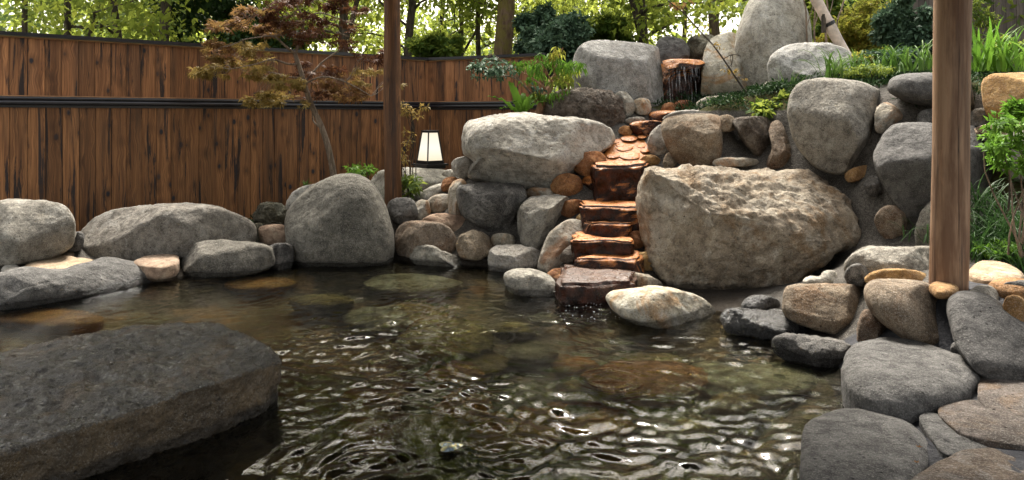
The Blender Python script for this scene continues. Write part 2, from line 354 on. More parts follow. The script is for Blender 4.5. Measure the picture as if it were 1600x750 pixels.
M['barkred'] = bark('bark_cedar', (.10, .055, .035), (.25, .16, .11), (.20, .16, .04))
M['barkbrown'] = bark('bark_reddish', (.07, .045, .03), (.20, .14, .10))
M['barkpale'] = bark('bark_pale', (.14, .10, .07), (.34, .26, .19))
M['barkor'] = bark('bark_orange', (.25, .12, .06), (.42, .24, .14))
def leafmat(name, A, B, C=None, trans=.45, rough=.45, glow=(.55, .6, .1)):
    m, t, b = newmat(name); n = N(t); g = n.node('ShaderNodeNewGeometry')
    st = [(0, A), (.6, B)] + ([(1, C)] if C else [])
    rnd = g.outputs['Random Per Island']
    f = n.math('ADD', n.math('MULTIPLY', rnd, .6), n.math('MULTIPLY', n.ramp(n.noise(g.outputs['Position'], 1.7, 3), [(.3, 0.0), (.7, 1.0)]), .4))
    c = n.ramp(f, st)
    n.link(c, b.inputs['Base Color']); b.inputs['Roughness'].default_value = rough + .2; b.inputs['Specular IOR Level'].default_value = .18
    tr = n.node('ShaderNodeBsdfTranslucent'); n.link(n.mix(.5, c, glow, 'MIX') if trans > .4 else c, tr.inputs['Color'])
    mx = n.node('ShaderNodeMixShader'); mx.inputs[0].default_value = trans
    n.link(b.outputs[0], mx.inputs[1]); n.link(tr.outputs[0], mx.inputs[2])
    n.link(mx.outputs[0], t.nodes['Material Output'].inputs['Surface']); return m
M['lf_yel'] = leafmat('leaves_yellow_green', (.07, .12, .02), (.15, .22, .035), (.30, .30, .05), .5)
M['lf_mid'] = leafmat('leaves_green', (.035, .08, .015), (.08, .15, .03), (.13, .20, .04), .45)
M['lf_dark'] = leafmat('leaves_dark', (.012, .032, .010), (.03, .065, .02), (.05, .10, .03), .2)
M['lf_blue'] = leafmat('leaves_blue_green', (.04, .075, .045), (.09, .15, .09), (.14, .22, .13), .2)
M['lf_red'] = leafmat('maple_red_leaves', (.14, .055, .028), (.23, .11, .045), (.27, .19, .06), .42, glow=(.26, .18, .06))
M['lf_maroon'] = leafmat('maple_maroon_leaves', (.06, .024, .016), (.12, .05, .025), (.17, .09, .03), .32)
M['lf_olive'] = leafmat('maple_olive_leaves', (.16, .11, .03), (.30, .22, .055), (.24, .17, .06), .42, glow=(.30, .20, .07))
M['lf_autumn'] = leafmat('leaves_autumn', (.08, .11, .02), (.24, .20, .03), (.36, .13, .03), .45)
M['lf_bright'] = leafmat('leaves_bright', (.07, .16, .02), (.13, .26, .03), (.22, .36, .06), .38, .35)
M['blade'] = leafmat('grass_blades', (.035, .085, .015), (.09, .17, .03), (.20, .28, .09), .3, .35)
M['bladed'] = leafmat('dark_grass_blades', (.015, .04, .012), (.035, .08, .02), (.07, .13, .04), .25, .3)

# ------------------------------------------------------------------ rocks
import bmesh
def ico(sub):
    bm = bmesh.new(); bmesh.ops.create_icosphere(bm, subdivisions=sub, radius=1)
    V = np.array([v.co[:] for v in bm.verts]); Fc = np.array([[v.index for v in f.verts] for f in bm.faces]); bm.free(); return V, Fc
ICO = {k: ico(k) for k in (4, 5, 6)}
def catmull(poly, n=10):
    p = np.array(poly, float); k = len(p); out = []
    for i in range(k):
        a, b, c, d_ = p[i - 1], p[i], p[(i + 1) % k], p[(i + 2) % k]
        for j in range(n):
            t = j / n
            out.append(.5 * ((2 * b) + (-a + c) * t + (2 * a - 5 * b + 4 * c - d_) * t * t + (-a + 3 * b - 3 * c + d_) * t ** 3))
    return np.array(out)
def centroid(q):
    x, y = q[:, 0], q[:, 1]; x2, y2 = np.roll(x, -1), np.roll(y, -1); cr = x * y2 - x2 * y; A = cr.sum() / 2
    return ((x + x2) * cr).sum() / 6 / A, ((y + y2) * cr).sum() / 6 / A
def polar(poly):
    q = catmull(poly); cx, cy = centroid(q)
    a = np.arctan2(q[:, 1] - cy, q[:, 0] - cx); r = np.hypot(q[:, 0] - cx, q[:, 1] - cy)
    i = np.argsort(a); a, r = a[i], r[i]
    return cx, cy, np.concatenate([a - 2 * np.pi, a, a + 2 * np.pi]), np.concatenate([r, r, r])
def vnormals(V, Fc):
    a, b, c = V[Fc[:, 0]], V[Fc[:, 1]], V[Fc[:, 2]]; fn = np.cross(b - a, c - a); n = np.zeros_like(V)
    for k in range(3): np.add.at(n, Fc[:, k], fn)
    return n / (np.linalg.norm(n, axis=1, keepdims=True) + 1e-12)
def softcut(V, c, n, frac, k=.03):
    n = np.array(n, float); n /= np.linalg.norm(n); h = (V - c) @ n; s = h.max(); lim = frac * s; k = k * s
    e = np.where((h - lim) / k > 30, h - lim, k * np.log1p(np.exp(np.clip((h - lim) / k, -40, 30))))
    return V - e[:, None] * n
def rough(V, Fc, size, amp, seed, crag):
    nr = vnormals(V, Fc); o = Vector((seed * 7.31, seed * 3.7, seed * 1.9)); f = 1 / size
    d = np.empty(len(V))
    for i, v in enumerate(V):
        p = Vector(v)
        a = mn.fractal(p * (1.6 * f) + o, .9, 2.1, 3) * .55 + mn.fractal(p * (5.5 * f) + o, .7, 2.1, 4) * .22
        if crag:
            q = p * (3.4 * f) + o; q += mn.noise_vector(q * .8) * .6
            a += -abs(mn.noise(q)) * 1.0 * crag - abs(mn.noise(q * 2.7)) * .45 * crag + mn.fractal(q * 4.5, .5, 2.1, 4) * .28 * crag
        d[i] = a
    return V + nr * (d * amp * size)[:, None]
CTRL = []            # points the ground passes through
NROCK = 0
def finish(name, label, cat, mat, V, Fc, loc, group):
    o = mesh_obj(name, V, Fc, M[mat], None, loc); tag(o, label, cat, group); return o
def rock(name, label, mat, poly, Y, D=None, lean=.25, yaw=0, p=.64, amp=.065, crag=.4, cuts=(), nf=12, emb=.35, sub=5, cat=None, group=None, kf=.028):
    """a stone whose outline, seen from the front, is poly; D is its real thickness"""
    global NROCK; NROCK += 1; seed = NROCK
    cx, cy, A, Rr = polar([(x, -y) for x, y in poly]); cy = -cy
    xs = [q[0] for q in poly]; ys = [q[1] for q in poly]
    wm, hm = (max(xs) - min(xs)) / F * Y, (max(ys) - min(ys)) / F * Y; size = math.sqrt(wm * hm)
    if D is None: D = size * .8
    T, Fc = ICO[sub]; dx, dy, dz = T.T; rho = np.hypot(dx, dz); a = np.arctan2(dz, dx)
    rr = np.interp(a, A, Rr) * rho ** p; qx, qy = cx + rr * np.cos(a), cy - rr * np.sin(a)
    Yd = Y + D / 2 * np.sign(dy) * np.abs(dy) ** (p * .9) + lean * (cy - qy) / F * Y + yaw * (qx - cx) / F * Y
    V = np.stack([(qx - 800) / F * Yd, Yd, CH - (qy - HZ) / F * Yd], 1); c = P(cx, cy, Y)
    rng = random.Random(seed)
    for n_, fr in cuts: V = softcut(V, c, n_, fr, kf)
    for _ in range(nf):
        n_ = (rng.uniform(-1, 1), -rng.uniform(.5, 1), rng.uniform(-.5, .9)); V = softcut(V, c, n_, rng.uniform(.74, .95), kf)
    V = rough(V, Fc, size, amp, seed, crag)
    if emb is not None:
        k = 3 if wm > .8 else 1
        for j in range(k):
            ex = cx if k == 1 else min(xs) + (max(xs) - min(xs)) * (.2 + .3 * j)
            ey = max(ys) - emb * (max(ys) - min(ys)); Yc = Y + lean * (cy - ey) / F * Y + yaw * (ex - cx) / F * Y + D * .1
            CTRL.append(P(ex, ey, Yc))
    base = np.array((c[0], Y, V[:, 2].min()))
    cat = cat or ('boulder' if size > .55 else 'rock')
    return finish(name, label, cat, mat, V, Fc, tuple(base), group)
def flat(name, label, mat, poly, z, up=.03, down=.12, p=.4, amp=.03, crag=0, sub=5, cat='stone', group=None, ctrl=True, tilt=(0, 0)):
    """a lying stone whose upper outline on the level z is poly"""
    global NROCK; NROCK += 1; seed = NROCK
    W_ = [tuple(G(x, y, z)[:2]) for x, y in poly]; cx, cy, A, Rr = polar(W_)
    T, Fc = ICO[sub]; dx, dy, dz = T.T; rho = np.hypot(dx, dy); a = np.arctan2(dy, dx); rr = np.interp(a, A, Rr) * rho ** p
    x, y = cx + rr * np.cos(a), cy + rr * np.sin(a)
    zz = z + np.where(dz > 0, up * np.abs(dz) ** 1.3, -down * np.abs(dz) ** .5) + tilt[0] * (x - cx) + tilt[1] * (y - cy)
    V = np.stack([x, y, zz], 1); size = math.sqrt(np.ptp(x) * np.ptp(y)); V = rough(V, Fc, size, amp, seed, crag)
    if ctrl: CTRL.append(np.array((cx, cy, z - .012)))
    return finish(name, label, cat, mat, V, Fc, (cx, cy, V[:, 2].min()), group)

TOP = ((0, -.3, 1), .62)
# --- left bank
rock('boulder', 'large pale grey boulder cut by the left edge of the picture', 'grey', [(-60,335),(0,313),(50,311),(98,320),(117,345),(116,375),(100,395),(60,408),(0,420),(-60,420)], 5.6, .9, .15, p=.6, amp=.035, cuts=[((0,-.35,1),.8)], emb=.2)
rock('rock', 'small grey stone wedged between the two long boulders by the fence', 'bluegrey', [(98,388),(106,370),(122,362),(132,368),(128,388),(112,394)], 5.75, .3, sub=4)
rock('boulder', 'long low grey boulder with hollows in front of the brown fence', 'grey', [(114,388),(128,360),(165,332),(220,321),(300,317),(345,323),(392,345),(400,370),(388,390),(330,402),(250,410),(215,415),(150,412),(118,400)], 6.0, 1.0, .5, p=.75, amp=.04, cuts=[((-.1,-1,-.25),.7)], emb=.15, sub=6)
flat('flat_stone', 'flat peach stone behind the long dark rock at the left waterline', 'peach', [(38,418),(60,405),(95,402),(148,408),(120,420),(80,425),(45,425)], .11, sub=4)
flat('flat_stone', 'tiny peach pebble between the two long left boulders', 'peach', [(95,400),(100,393),(112,393),(118,399),(108,405)], .11, sub=4)
flat('flat_stone', 'narrow peach stone showing between two dark rocks at the left waterline', 'peach', [(208,412),(235,402),(275,401),(275,415),(240,420)], .11, sub=4)
flat('flat_stone', 'small whitish pebble at the far left behind the dark rock', 'pale', [(2,422),(12,417),(28,418),(30,425),(10,428)], .10, sub=4)
rock('rock', 'long dark grey rock lying along the left waterline', 'bluegrey', [(-70,440),(0,428),(40,420),(95,422),(130,410),(165,402),(205,408),(250,418),(272,430),(262,446),(215,468),(140,486),(40,498),(-70,505)], 4.95, .5, .5, yaw=.75, p=.75, amp=.05, crag=.15, emb=.3, sub=6)
rock('rock', 'dark flat topped rock at the waterline under the long grey boulder', 'shade', [(261,398),(268,384),(300,379),(360,376),(418,383),(428,396),(428,415),(400,428),(340,442),(300,444),(268,430)], 5.65, .5, .4, yaw=.15, p=.6, amp=.045, crag=.2, cuts=[((0,-.3,1),.75)], emb=.4)
rock('rock', 'small dark rock tucked against the tall rounded boulder at the waterline', 'dark', [(415,390),(430,380),(452,380),(460,392),(455,420),(430,430),(418,418)], 5.85, .35, sub=4)
rock('rock', 'craggy mossy rock full of holes beside the tall rounded boulder', 'moss', [(394,335),(403,320),(425,316),(445,320),(450,335),(442,350),(420,354),(400,350)], 6.6, .35, amp=.09, crag=1.2, sub=5)
rock('rock', 'small green grey stone at the right end of the long boulder', 'moss', [(384,365),(390,352),(408,349),(415,365),(410,382),(392,382)], 6.3, .3, sub=4)
rock('rock', 'squarish cream stone left of the tall rounded boulder', 'peach', [(404,366),(408,353),(440,351),(450,362),(448,380),(425,384),(406,380)], 6.2, .3, p=.6, sub=4)
rock('boulder', 'tall rounded speckled boulder standing in the water near the left post', 'shade', [(444,350),(455,320),(480,295),(515,277),(548,271),(575,280),(595,305),(610,345),(616,385),(608,420),(560,432),(500,432),(458,424),(446,388)], 6.2, .9, .12, p=.8, amp=.022, nf=2, emb=.2, sub=6)
rock('rock', 'pale rock showing behind the upper left of the tall rounded boulder', 'pale', [(446,325),(455,303),(475,290),(500,288),(510,310),(490,335),(455,340)], 6.9, .4, sub=4)
rock('boulder', 'big pale flat topped rock under the paper lantern', 'pale', [(574,300),(585,272),(605,263),(650,262),(692,265),(706,280),(700,310),(640,332),(590,330)], 8.0, 1.0, .1, p=.6, amp=.03, emb=.3)
# --- middle pile
rock('rock', 'small dark rock at the foot of the left post', 'bluegrey', [(605,325),(613,311),(640,310),(650,318),(654,338),(640,350),(616,348)], 6.55, .35, .2, p=.6, crag=.4, amp=.06, sub=4)
rock('rock', 'narrow cream and brown stone right of the small dark post rock', 'cream', [(648,320),(658,312),(670,316),(672,340),(660,350),(650,342)], 6.6, .3, p=.55, sub=4)
rock('rock', 'cream weathered stone below the mortar slope right of the left post', 'cream', [(663,332),(668,312),(690,303),(714,307),(716,332),(692,340)], 6.8, .4, .3, crag=.3, sub=4)
rock('rock', 'smooth cream slope stone between lantern rock and orange stone', 'pale', [(636,312),(660,298),(688,287),(706,286),(710,300),(690,312),(655,320)], 7.2, .4, .5, sub=4)
rock('rock', 'round orange stone below and right of the lantern', 'orange', [(689,290),(694,279),(706,276),(717,280),(716,293),(702,301),(691,299)], 7.0, .22, sub=4)
rock('rock', 'small flat white stone right of the lantern base', 'pale', [(690,272),(700,265),(716,266),(720,275),(705,279)], 7.5, .25, sub=4)
rock('rock', 'pale angular rock against the left end of the white boulder', 'pale', [(705,258),(712,247),(735,244),(745,255),(742,276),(725,284),(710,272)], 6.95, .35, .1, p=.6, sub=4)
rock('rock', 'flat peach topped stone behind the smooth brown grey rock', 'peach', [(655,350),(670,337),(705,333),(735,338),(745,355),(732,372),(700,378),(668,365)], 6.45, .45, .5, sub=4)
rock('rock', 'smooth brown grey rock just above the waterline right of the tall boulder', 'warm', [(616,368),(626,350),(650,345),(690,348),(708,362),(714,385),(700,400),(660,404),(622,400)], 6.15, .5, .25, p=.75, amp=.03, emb=.4)
rock('rock', 'low speckled grey rock lying in the water below the smooth brown rock', 'grey', [(640,396),(652,384),(674,382),(690,391),(720,400),(743,408),(738,420),(690,420),(660,418),(643,408)], 5.95, .35, .3, emb=.5)
rock('rock', 'round tan stone under the big angular grey rock', 'warm', [(713,385),(718,368),(736,360),(760,364),(771,378),(767,396),(745,408),(722,404)], 5.95, .4, .2, cuts=[((0,-.5,1),.7)])
rock('rock', 'small block stone between the tan stone and the tall mottled rock', 'cream', [(766,376),(772,366),(795,365),(806,372),(804,384),(785,388),(768,386)], 6.0, .3, p=.5, sub=4)
rock('rock', 'pale flat topped rock at the waterline right of the tan stone', 'pale', [(763,402),(767,388),(785,383),(815,383),(845,392),(850,408),(828,424),(790,432),(766,425)], 5.75, .45, .4, p=.6, cuts=[TOP], emb=.4)
rock('rock', 'big angular dark grey rock with a pale flat top in the middle pile', 'dark', [(715,315),(716,291),(740,286),(800,285),(820,292),(824,312),(808,337),(796,364),(770,364),(740,352),(722,337)], 6.25, .6, .15, p=.5, amp=.055, crag=.5, cuts=[((0,-.3,1),.72),((.5,-.8,-.3),.7)], emb=.5)
rock('rock', 'tall pale stone behind the left side of the big angular rock', 'cream', [(700,325),(702,295),(712,281),(728,283),(728,320),(718,340),(704,338)], 6.5, .35, p=.6, sub=4)
rock('rock', 'tall mottled grey rock with a hollow left of the rust coloured steps', 'grey', [(807,340),(818,315),(840,305),(888,307),(884,328),(870,348),(860,372),(846,390),(820,388),(809,368)], 5.98, .5, .3, p=.65, crag=.4, cuts=[((0,-.4,1),.75)], emb=.4)
rock('rock', 'flat cream stone above the tall mottled rock', 'cream', [(818,302),(832,293),(862,294),(880,303),(860,312),(830,312)], 6.35, .35, .5, sub=4)
rock('rock', 'pale rounded rock sloping down beside the lowest rust steps', 'cream', [(868,355),(890,342),(913,348),(916,372),(898,392),(884,415),(866,432),(840,424),(846,392),(856,368)], 5.65, .5, .45, p=.75, amp=.04, emb=.4)
rock('rock', 'oval wet speckled rock half in the water below the steps', 'grey', [(787,431),(800,421),(830,420),(858,430),(874,450),(876,475),(850,485),(820,478),(795,456)], 5.1, .45, .3, p=.8, amp=.03, nf=1, emb=.3)
rock('rock', 'orange stained stone at the waterline between oval rock and lowest step', 'orange', [(850,440),(858,424),(880,420),(890,440),(886,475),(862,470)], 5.3, .35, .3, emb=.4, sub=4)
rock('boulder', 'big whitish wrinkled boulder above the middle pile', 'pale', [(720,225),(725,200),(740,187),(790,179),(860,181),(910,184),(945,192),(961,210),(956,228),(925,247),(905,265),(875,288),(845,297),(790,292),(745,287),(726,276),(736,255),(722,242)], 6.75, 1.2, .35, p=.7, amp=.05, crag=.35, cuts=[((-.2,-.7,-.7),.72)], nf=3, emb=.3, sub=6)
rock('boulder', 'dark craggy boulder behind the whitish wrinkled one', 'craggy', [(848,170),(862,148),(890,138),(925,137),(960,143),(975,160),(980,185),(968,205),(920,205),(880,195),(855,188)], 7.3, .7, .1, p=.65, amp=.07, crag=1, cuts=[((0,-.3,1),.75)], emb=.3, sub=6)
rock('rock', 'smooth grey stone right of the dark craggy boulder', 'grey', [(960,165),(963,146),(978,143),(992,160),(990,178),(975,182)], 7.5, .35, sub=4)
rock('rock', 'small rounded cream stone at the foot of the flat standing slab', 'cream', [(988,165),(995,154),(1012,155),(1018,168),(1012,180),(995,178)], 7.55, .3, sub=4)
rock('rock', 'little pale wet stone beside the upper rust steps', 'grey', [(975,192),(982,184),(1005,183),(1008,190),(995,195)], 7.35, .25, sub=4)
# --- cascade
g = 'rust stained stones along the cascade'
for lab, poly, Y, mt in (
  ('largest angular rust stone left of the dark little fall', [(897,266),(900,246),(915,237),(936,236),(947,249),(943,266),(920,276)], 6.4, 'orange'),
  ('rust stone with a pointed top left of the orange shelf', [(861,298),(866,279),(884,270),(903,274),(911,288),(907,303),(885,308)], 6.28, 'orange'),
  ('round wet rust stone just left of the dark little fall base', [(909,286),(915,274),(930,271),(942,280),(942,293),(925,300)], 6.32, 'rust'),
  ('rust stone at the left end of the orange shelf', [(870,330),(876,316),(898,311),(915,317),(913,332),(893,341)], 6.02, 'orange'),
  ('small bright orange stone left of the narrow third step', [(900,342),(908,333),(922,333),(932,346),(928,356),(910,355)], 5.85, 'ochre'),
  ('small rust stone right of the fourth wet step', [(979,378),(984,364),(998,360),(1009,370),(1005,386),(988,392)], 5.5, 'orange'),
  ('rounded ochre stone right of the lowest rust steps', [(987,405),(995,395),(1020,393),(1034,402),(1033,418),(1010,424),(990,419)], 5.3, 'ochre'),
  ('ochre stone at the top left corner of the huge brown boulder', [(999,252),(1005,244),(1020,242),(1033,250),(1030,260),(1008,262)], 6.45, 'ochre'),
  ('small round rust stone left of the upper cobbles', [(966,206),(972,197),(984,198),(988,208),(978,213)], 7.05, 'orange'),
  ('rough dark rust stone above the lowest wet step', [(874,402),(884,388),(900,382),(914,390),(914,404),(895,410),(880,410)], 5.38, 'craggy'),
  ('larger orange stone at the foot of the waterfall', [(1050,170),(1056,159),(1072,156),(1086,161),(1086,172),(1070,176)], 7.75, 'orange'),
  ('smaller orange stone at the foot of the waterfall', [(1032,172),(1038,162),(1050,160),(1058,168),(1052,178),(1038,178)], 7.65, 'orange')):
    rock('rust_stone', lab, mt, poly, Y, amp=.06, crag=.3, p=.65, sub=4, cat='stone', group=g)
rock('rock', 'brown and white striped rock between ochre stone and whitish foreground rock', 'cream', [(966,440),(975,428),(1000,427),(1030,438),(1035,448),(1010,454),(975,450)], 5.05, .3, sub=4)
g = 'wet rust steps of the cascade'
def step(lab, x0, x1, yb, yf, z, down, mat='rust', skew=0):
    global NROCK; NROCK += 1
    a, b, c_, d_ = G(x0, yf, z), G(x1, yf + skew, z), G(x1 + 3, yb, z), G(x0 + 4, yb, z); rg = np.random.RandomState(NROCK)
    nu, nv, nw = 46, 24, 16; V = []; idx = {}
    m = MB(); 
    def pt(u, v, w_): 
        q_ = (a * (1 - u) + b * u) * (1 - v) + (d_ * (1 - u) + c_ * u) * v
        return np.array((q_[0], q_[1], z - down * w_))
    bm = bmesh.new(); bmesh.ops.create_cube(bm, size=1); bmesh.ops.subdivide_edges(bm, edges=bm.edges, cuts=22, use_grid_fill=True)
    V = np.array([v.co[:] for v in bm.verts]) + .5; Fq_ = [tuple(v.index for v in f.verts) for f in bm.faces]; bm.free()
    e = np.abs(V - .5) * 2; r_ = .10
    V = np.clip(V, 0, 1); P_ = np.array([pt(*v) for v in V]); cc = P_.mean(0)
    size = max(np.ptp(P_[:, 0]), .2)
    # round the edges: pull in where two coordinates are near the faces
    near = np.sort(e, 1)[:, 1:]; k_ = np.clip((near.min(1) - .88) / .12, 0, 1); P_ = P_ + (cc - P_) * (k_ ** 1.5 * .10)[:, None]
    for i, v in enumerate(P_):
        q_ = Vector(v); nv_ = mn.noise_vector(q_ * 4.5 + Vector((NROCK, 0, 0))) * .055 + mn.noise_vector(q_ * 13) * .018 + mn.noise_vector(q_ * 30) * .004; P_[i] = v + np.array(nv_) * np.array((1, 1.1, .38))
    CTRL.append(np.array((cc[0], cc[1], z - .03)))
    return tag(mesh_obj('step_stone', P_, Fq_, M[mat], None, (cc[0], cc[1], z - down)), lab, 'stone', g)
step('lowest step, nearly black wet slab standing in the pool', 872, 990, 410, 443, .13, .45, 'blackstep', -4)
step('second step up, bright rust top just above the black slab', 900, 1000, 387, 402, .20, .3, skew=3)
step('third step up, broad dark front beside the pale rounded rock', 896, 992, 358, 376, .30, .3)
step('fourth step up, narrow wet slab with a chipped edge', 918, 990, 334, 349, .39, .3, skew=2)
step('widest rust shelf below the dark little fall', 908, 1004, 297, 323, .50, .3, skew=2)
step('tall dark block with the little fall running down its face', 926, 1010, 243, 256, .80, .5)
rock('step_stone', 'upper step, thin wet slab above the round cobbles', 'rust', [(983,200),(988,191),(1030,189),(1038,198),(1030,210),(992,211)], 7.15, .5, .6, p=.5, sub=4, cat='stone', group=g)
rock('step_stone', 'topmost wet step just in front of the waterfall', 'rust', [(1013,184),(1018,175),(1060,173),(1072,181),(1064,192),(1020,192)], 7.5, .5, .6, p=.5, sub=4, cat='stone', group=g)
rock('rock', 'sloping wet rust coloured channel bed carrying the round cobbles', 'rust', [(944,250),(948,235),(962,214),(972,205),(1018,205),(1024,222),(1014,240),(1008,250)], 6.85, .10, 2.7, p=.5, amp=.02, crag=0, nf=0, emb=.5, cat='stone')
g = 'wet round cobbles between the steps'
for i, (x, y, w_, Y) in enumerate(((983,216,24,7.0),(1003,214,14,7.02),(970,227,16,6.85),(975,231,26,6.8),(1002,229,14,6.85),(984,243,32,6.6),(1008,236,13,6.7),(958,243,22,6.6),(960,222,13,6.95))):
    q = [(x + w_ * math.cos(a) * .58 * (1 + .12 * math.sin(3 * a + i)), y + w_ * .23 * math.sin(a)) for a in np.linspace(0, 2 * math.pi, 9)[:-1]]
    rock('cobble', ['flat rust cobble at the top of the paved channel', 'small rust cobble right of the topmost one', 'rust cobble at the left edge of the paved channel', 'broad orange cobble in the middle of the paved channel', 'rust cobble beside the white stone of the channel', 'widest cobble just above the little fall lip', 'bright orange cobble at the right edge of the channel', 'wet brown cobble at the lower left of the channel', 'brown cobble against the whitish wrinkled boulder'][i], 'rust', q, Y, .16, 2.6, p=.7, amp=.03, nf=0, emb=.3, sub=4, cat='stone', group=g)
rock('rock', 'dark brown wet rock wall behind the falling water', 'rust', [(1028,130),(1030,100),(1065,98),(1103,100),(1106,130),(1104,175),(1066,180),(1030,176)], 8.35, .35, 0, p=.35, amp=.05, crag=.6, emb=None)
rock('rock', 'orange wet lip slab over which the waterfall runs', 'rust', [(1034,98),(1042,93),(1065,92),(1095,94),(1102,101),(1090,107),(1050,108)], 8.05, .55, .2, p=.45, amp=.03, emb=None, cat='stone')
# --- round the waterfall
rock('boulder', 'flat faced pale grey slab left of the waterfall', 'light', [(893,140),(895,95),(906,70),(935,62),(985,66),(1026,70),(1034,90),(1034,178),(990,188),(900,186)], 8.0, .6, .06, p=.48, amp=.025, emb=.2, sub=6)
rock('rock', 'mottled grey rock behind the waterfall lip', 'bluegrey', [(1022,80),(1030,60),(1050,57),(1072,66),(1078,88),(1060,100),(1030,100)], 8.6, .5, emb=None)
rock('rock', 'greenish rounded rock behind the waterfall lip', 'moss', [(1070,80),(1078,60),(1095,53),(1115,56),(1124,75),(1115,98),(1080,98)], 8.7, .5, emb=None)
rock('boulder', 'whitish standing slab right of the waterfall', 'cream', [(1094,155),(1096,110),(1104,68),(1125,52),(1155,54),(1172,100),(1172,165),(1130,172),(1098,170)], 8.15, .6, .08, p=.5, amp=.03, cuts=[((-.6,-1,0),.7)], emb=.15)
rock('boulder', 'huge egg shaped pale boulder standing highest beside the waterfall', 'pale', [(1146,65),(1158,25),(1178,-15),(1205,-40),(1240,-30),(1262,15),(1269,65),(1266,120),(1245,165),(1190,175),(1155,145),(1145,105)], 8.3, 1.1, .05, p=.85, amp=.02, nf=1, emb=.15, sub=6)
rock('boulder', 'rounded white topped boulder with a dark hollow, right of the egg boulder', 'light', [(1197,105),(1213,80),(1252,68),(1300,69),(1330,82),(1338,102),(1325,128),(1290,150),(1230,155),(1205,138)], 7.1, .8, .3, p=.7, crag=.3, cuts=[((-.5,-1,-.5),.6)], emb=.3)
rock('rock', 'rounded grey rock low beside the dark hollow boulder', 'grey', [(1188,150),(1195,130),(1212,125),(1222,140),(1215,160),(1198,164)], 7.2, .35, sub=4)
rock('rock', 'upper pale slab of the small stack below the standing slab', 'cream', [(1086,162),(1104,150),(1150,149),(1182,156),(1188,166),(1140,170),(1095,170)], 7.45, .5, .5, sub=4)
rock('rock', 'lower pale slab of the small stack below the standing slab', 'cream', [(1090,178),(1097,163),(1150,160),(1176,166),(1168,184),(1110,186)], 7.25, .5, .3, p=.55, sub=4)
rock('rock', 'cream flat ledge stone above the big squarish brown boulder', 'pale', [(1035,184),(1055,174),(1095,172),(1100,182),(1070,190),(1045,190)], 6.9, .4, .6, sub=4)
rock('boulder', 'squarish sandy brown boulder overhanging above the huge brown boulder', 'warm', [(1033,198),(1044,182),(1080,177),(1122,180),(1128,200),(1126,250),(1100,260),(1062,256),(1042,232)], 6.25, .6, .0, p=.55, amp=.035, cuts=[((-.5,-1,-.55),.55),((0,-.3,1),.8)], emb=.45)
rock('rock', 'round whitish rock between cobbles and squarish brown boulder', 'pale', [(1011,225),(1018,206),(1034,195),(1048,212),(1052,238),(1030,245),(1016,240)], 6.65, .4, .2)
rock('rock', 'small tan stone under the left of the squarish brown boulder', 'warm', [(1036,256),(1040,242),(1050,238),(1060,250),(1055,264),(1040,264)], 6.35, .25, sub=4)
rock('rock', 'small brown stone on top between the squarish boulder and dark stone', 'warm', [(1118,192),(1124,181),(1140,180),(1150,188),(1146,204),(1125,205)], 6.3, .3, sub=4)
rock('rock', 'dark rounded stone recessed below the small brown stone', 'dark', [(1124,235),(1128,214),(1142,206),(1158,214),(1163,238),(1150,250),(1130,249)], 6.4, .3, emb=.5)
rock('rock', 'leaning dark brown stone between the recessed one and the narrow one', 'craggy', [(1144,192),(1158,183),(1205,184),(1212,205),(1208,240),(1192,256),(1176,240),(1160,220)], 6.25, .45, 0, crag=.2, emb=.5)
rock('rock', 'narrow upright tan stone left of the big round faced boulder', 'warm', [(1200,205),(1208,190),(1222,192),(1236,225),(1242,258),(1218,266),(1198,262),(1206,232)], 6.1, .4, .1, p=.65, emb=.5)
rock('rock', 'thin flat stone lying on top edge of the huge brown boulder', 'cream', [(1112,254),(1122,247),(1160,246),(1186,250),(1184,258),(1150,261),(1118,260)], 6.0, .3, .5, sub=4)
rock('boulder', 'large round faced grey boulder high in the right wall', 'grey', [(1231,168),(1240,141),(1260,125),(1300,122),(1345,126),(1368,136),(1391,152),(1385,168),(1366,195),(1362,232),(1345,258),(1315,274),(1280,264),(1250,238),(1235,207)], 5.75, .85, .2, p=.75, amp=.03, crag=.12, emb=.45, sub=6)
rock('rock', 'small angular pale stone set in mortar right of the round faced boulder', 'cream', [(1366,202),(1368,172),(1386,160),(1413,181),(1392,200),(1378,209)], 5.5, .28, .2, p=.5, emb=.5, sub=4)
rock('rock', 'long smooth brown grey rock on top of the wall behind the right post', 'bluegrey', [(1386,140),(1394,121),(1430,114),(1480,115),(1525,120),(1536,145),(1522,170),(1480,172),(1425,162),(1400,152)], 5.5, .5, .15, p=.75, amp=.025, nf=2, emb=.45)
rock('boulder', 'bright ochre block on top of the wall at the right edge', 'ochre', [(1533,140),(1540,119),(1570,113),(1630,116),(1650,150),(1640,190),(1590,192),(1545,184)], 5.2, .5, .1, p=.55, amp=.03, cuts=[((0,-.4,1),.8)], emb=.45)
rock('rock', 'small craggy stone below the long smooth rock, left of the right post', 'dark', [(1432,188),(1440,173),(1462,170),(1475,182),(1465,198),(1442,198)], 5.35, .3, crag=.5, emb=.5, sub=4)
rock('rock', 'small grey stone under the ochre block, right of the right post', 'grey', [(1512,190),(1520,172),(1540,170),(1552,184),(1545,198),(1520,198)], 5.3, .3, emb=.5, sub=4)
rock('boulder', 'very large dark grey boulder behind the right post', 'bluegrey', [(1364,238),(1384,206),(1410,192),(1470,193),(1540,200),(1562,225),(1572,275),(1562,335),(1530,375),(1470,380),(1420,345),(1385,300),(1368,264)], 5.0, .7, .15, p=.65, amp=.03, crag=.15, cuts=[((-.3,-1,-.1),.7)], emb=.5, sub=6)
rock('rock', 'grey rock under the very large boulder behind the right post', 'grey', [(1430,360),(1448,318),(1500,302),(1560,312),(1574,360),(1560,405),(1500,412),(1440,405)], 4.75, .5, .2, emb=.45)
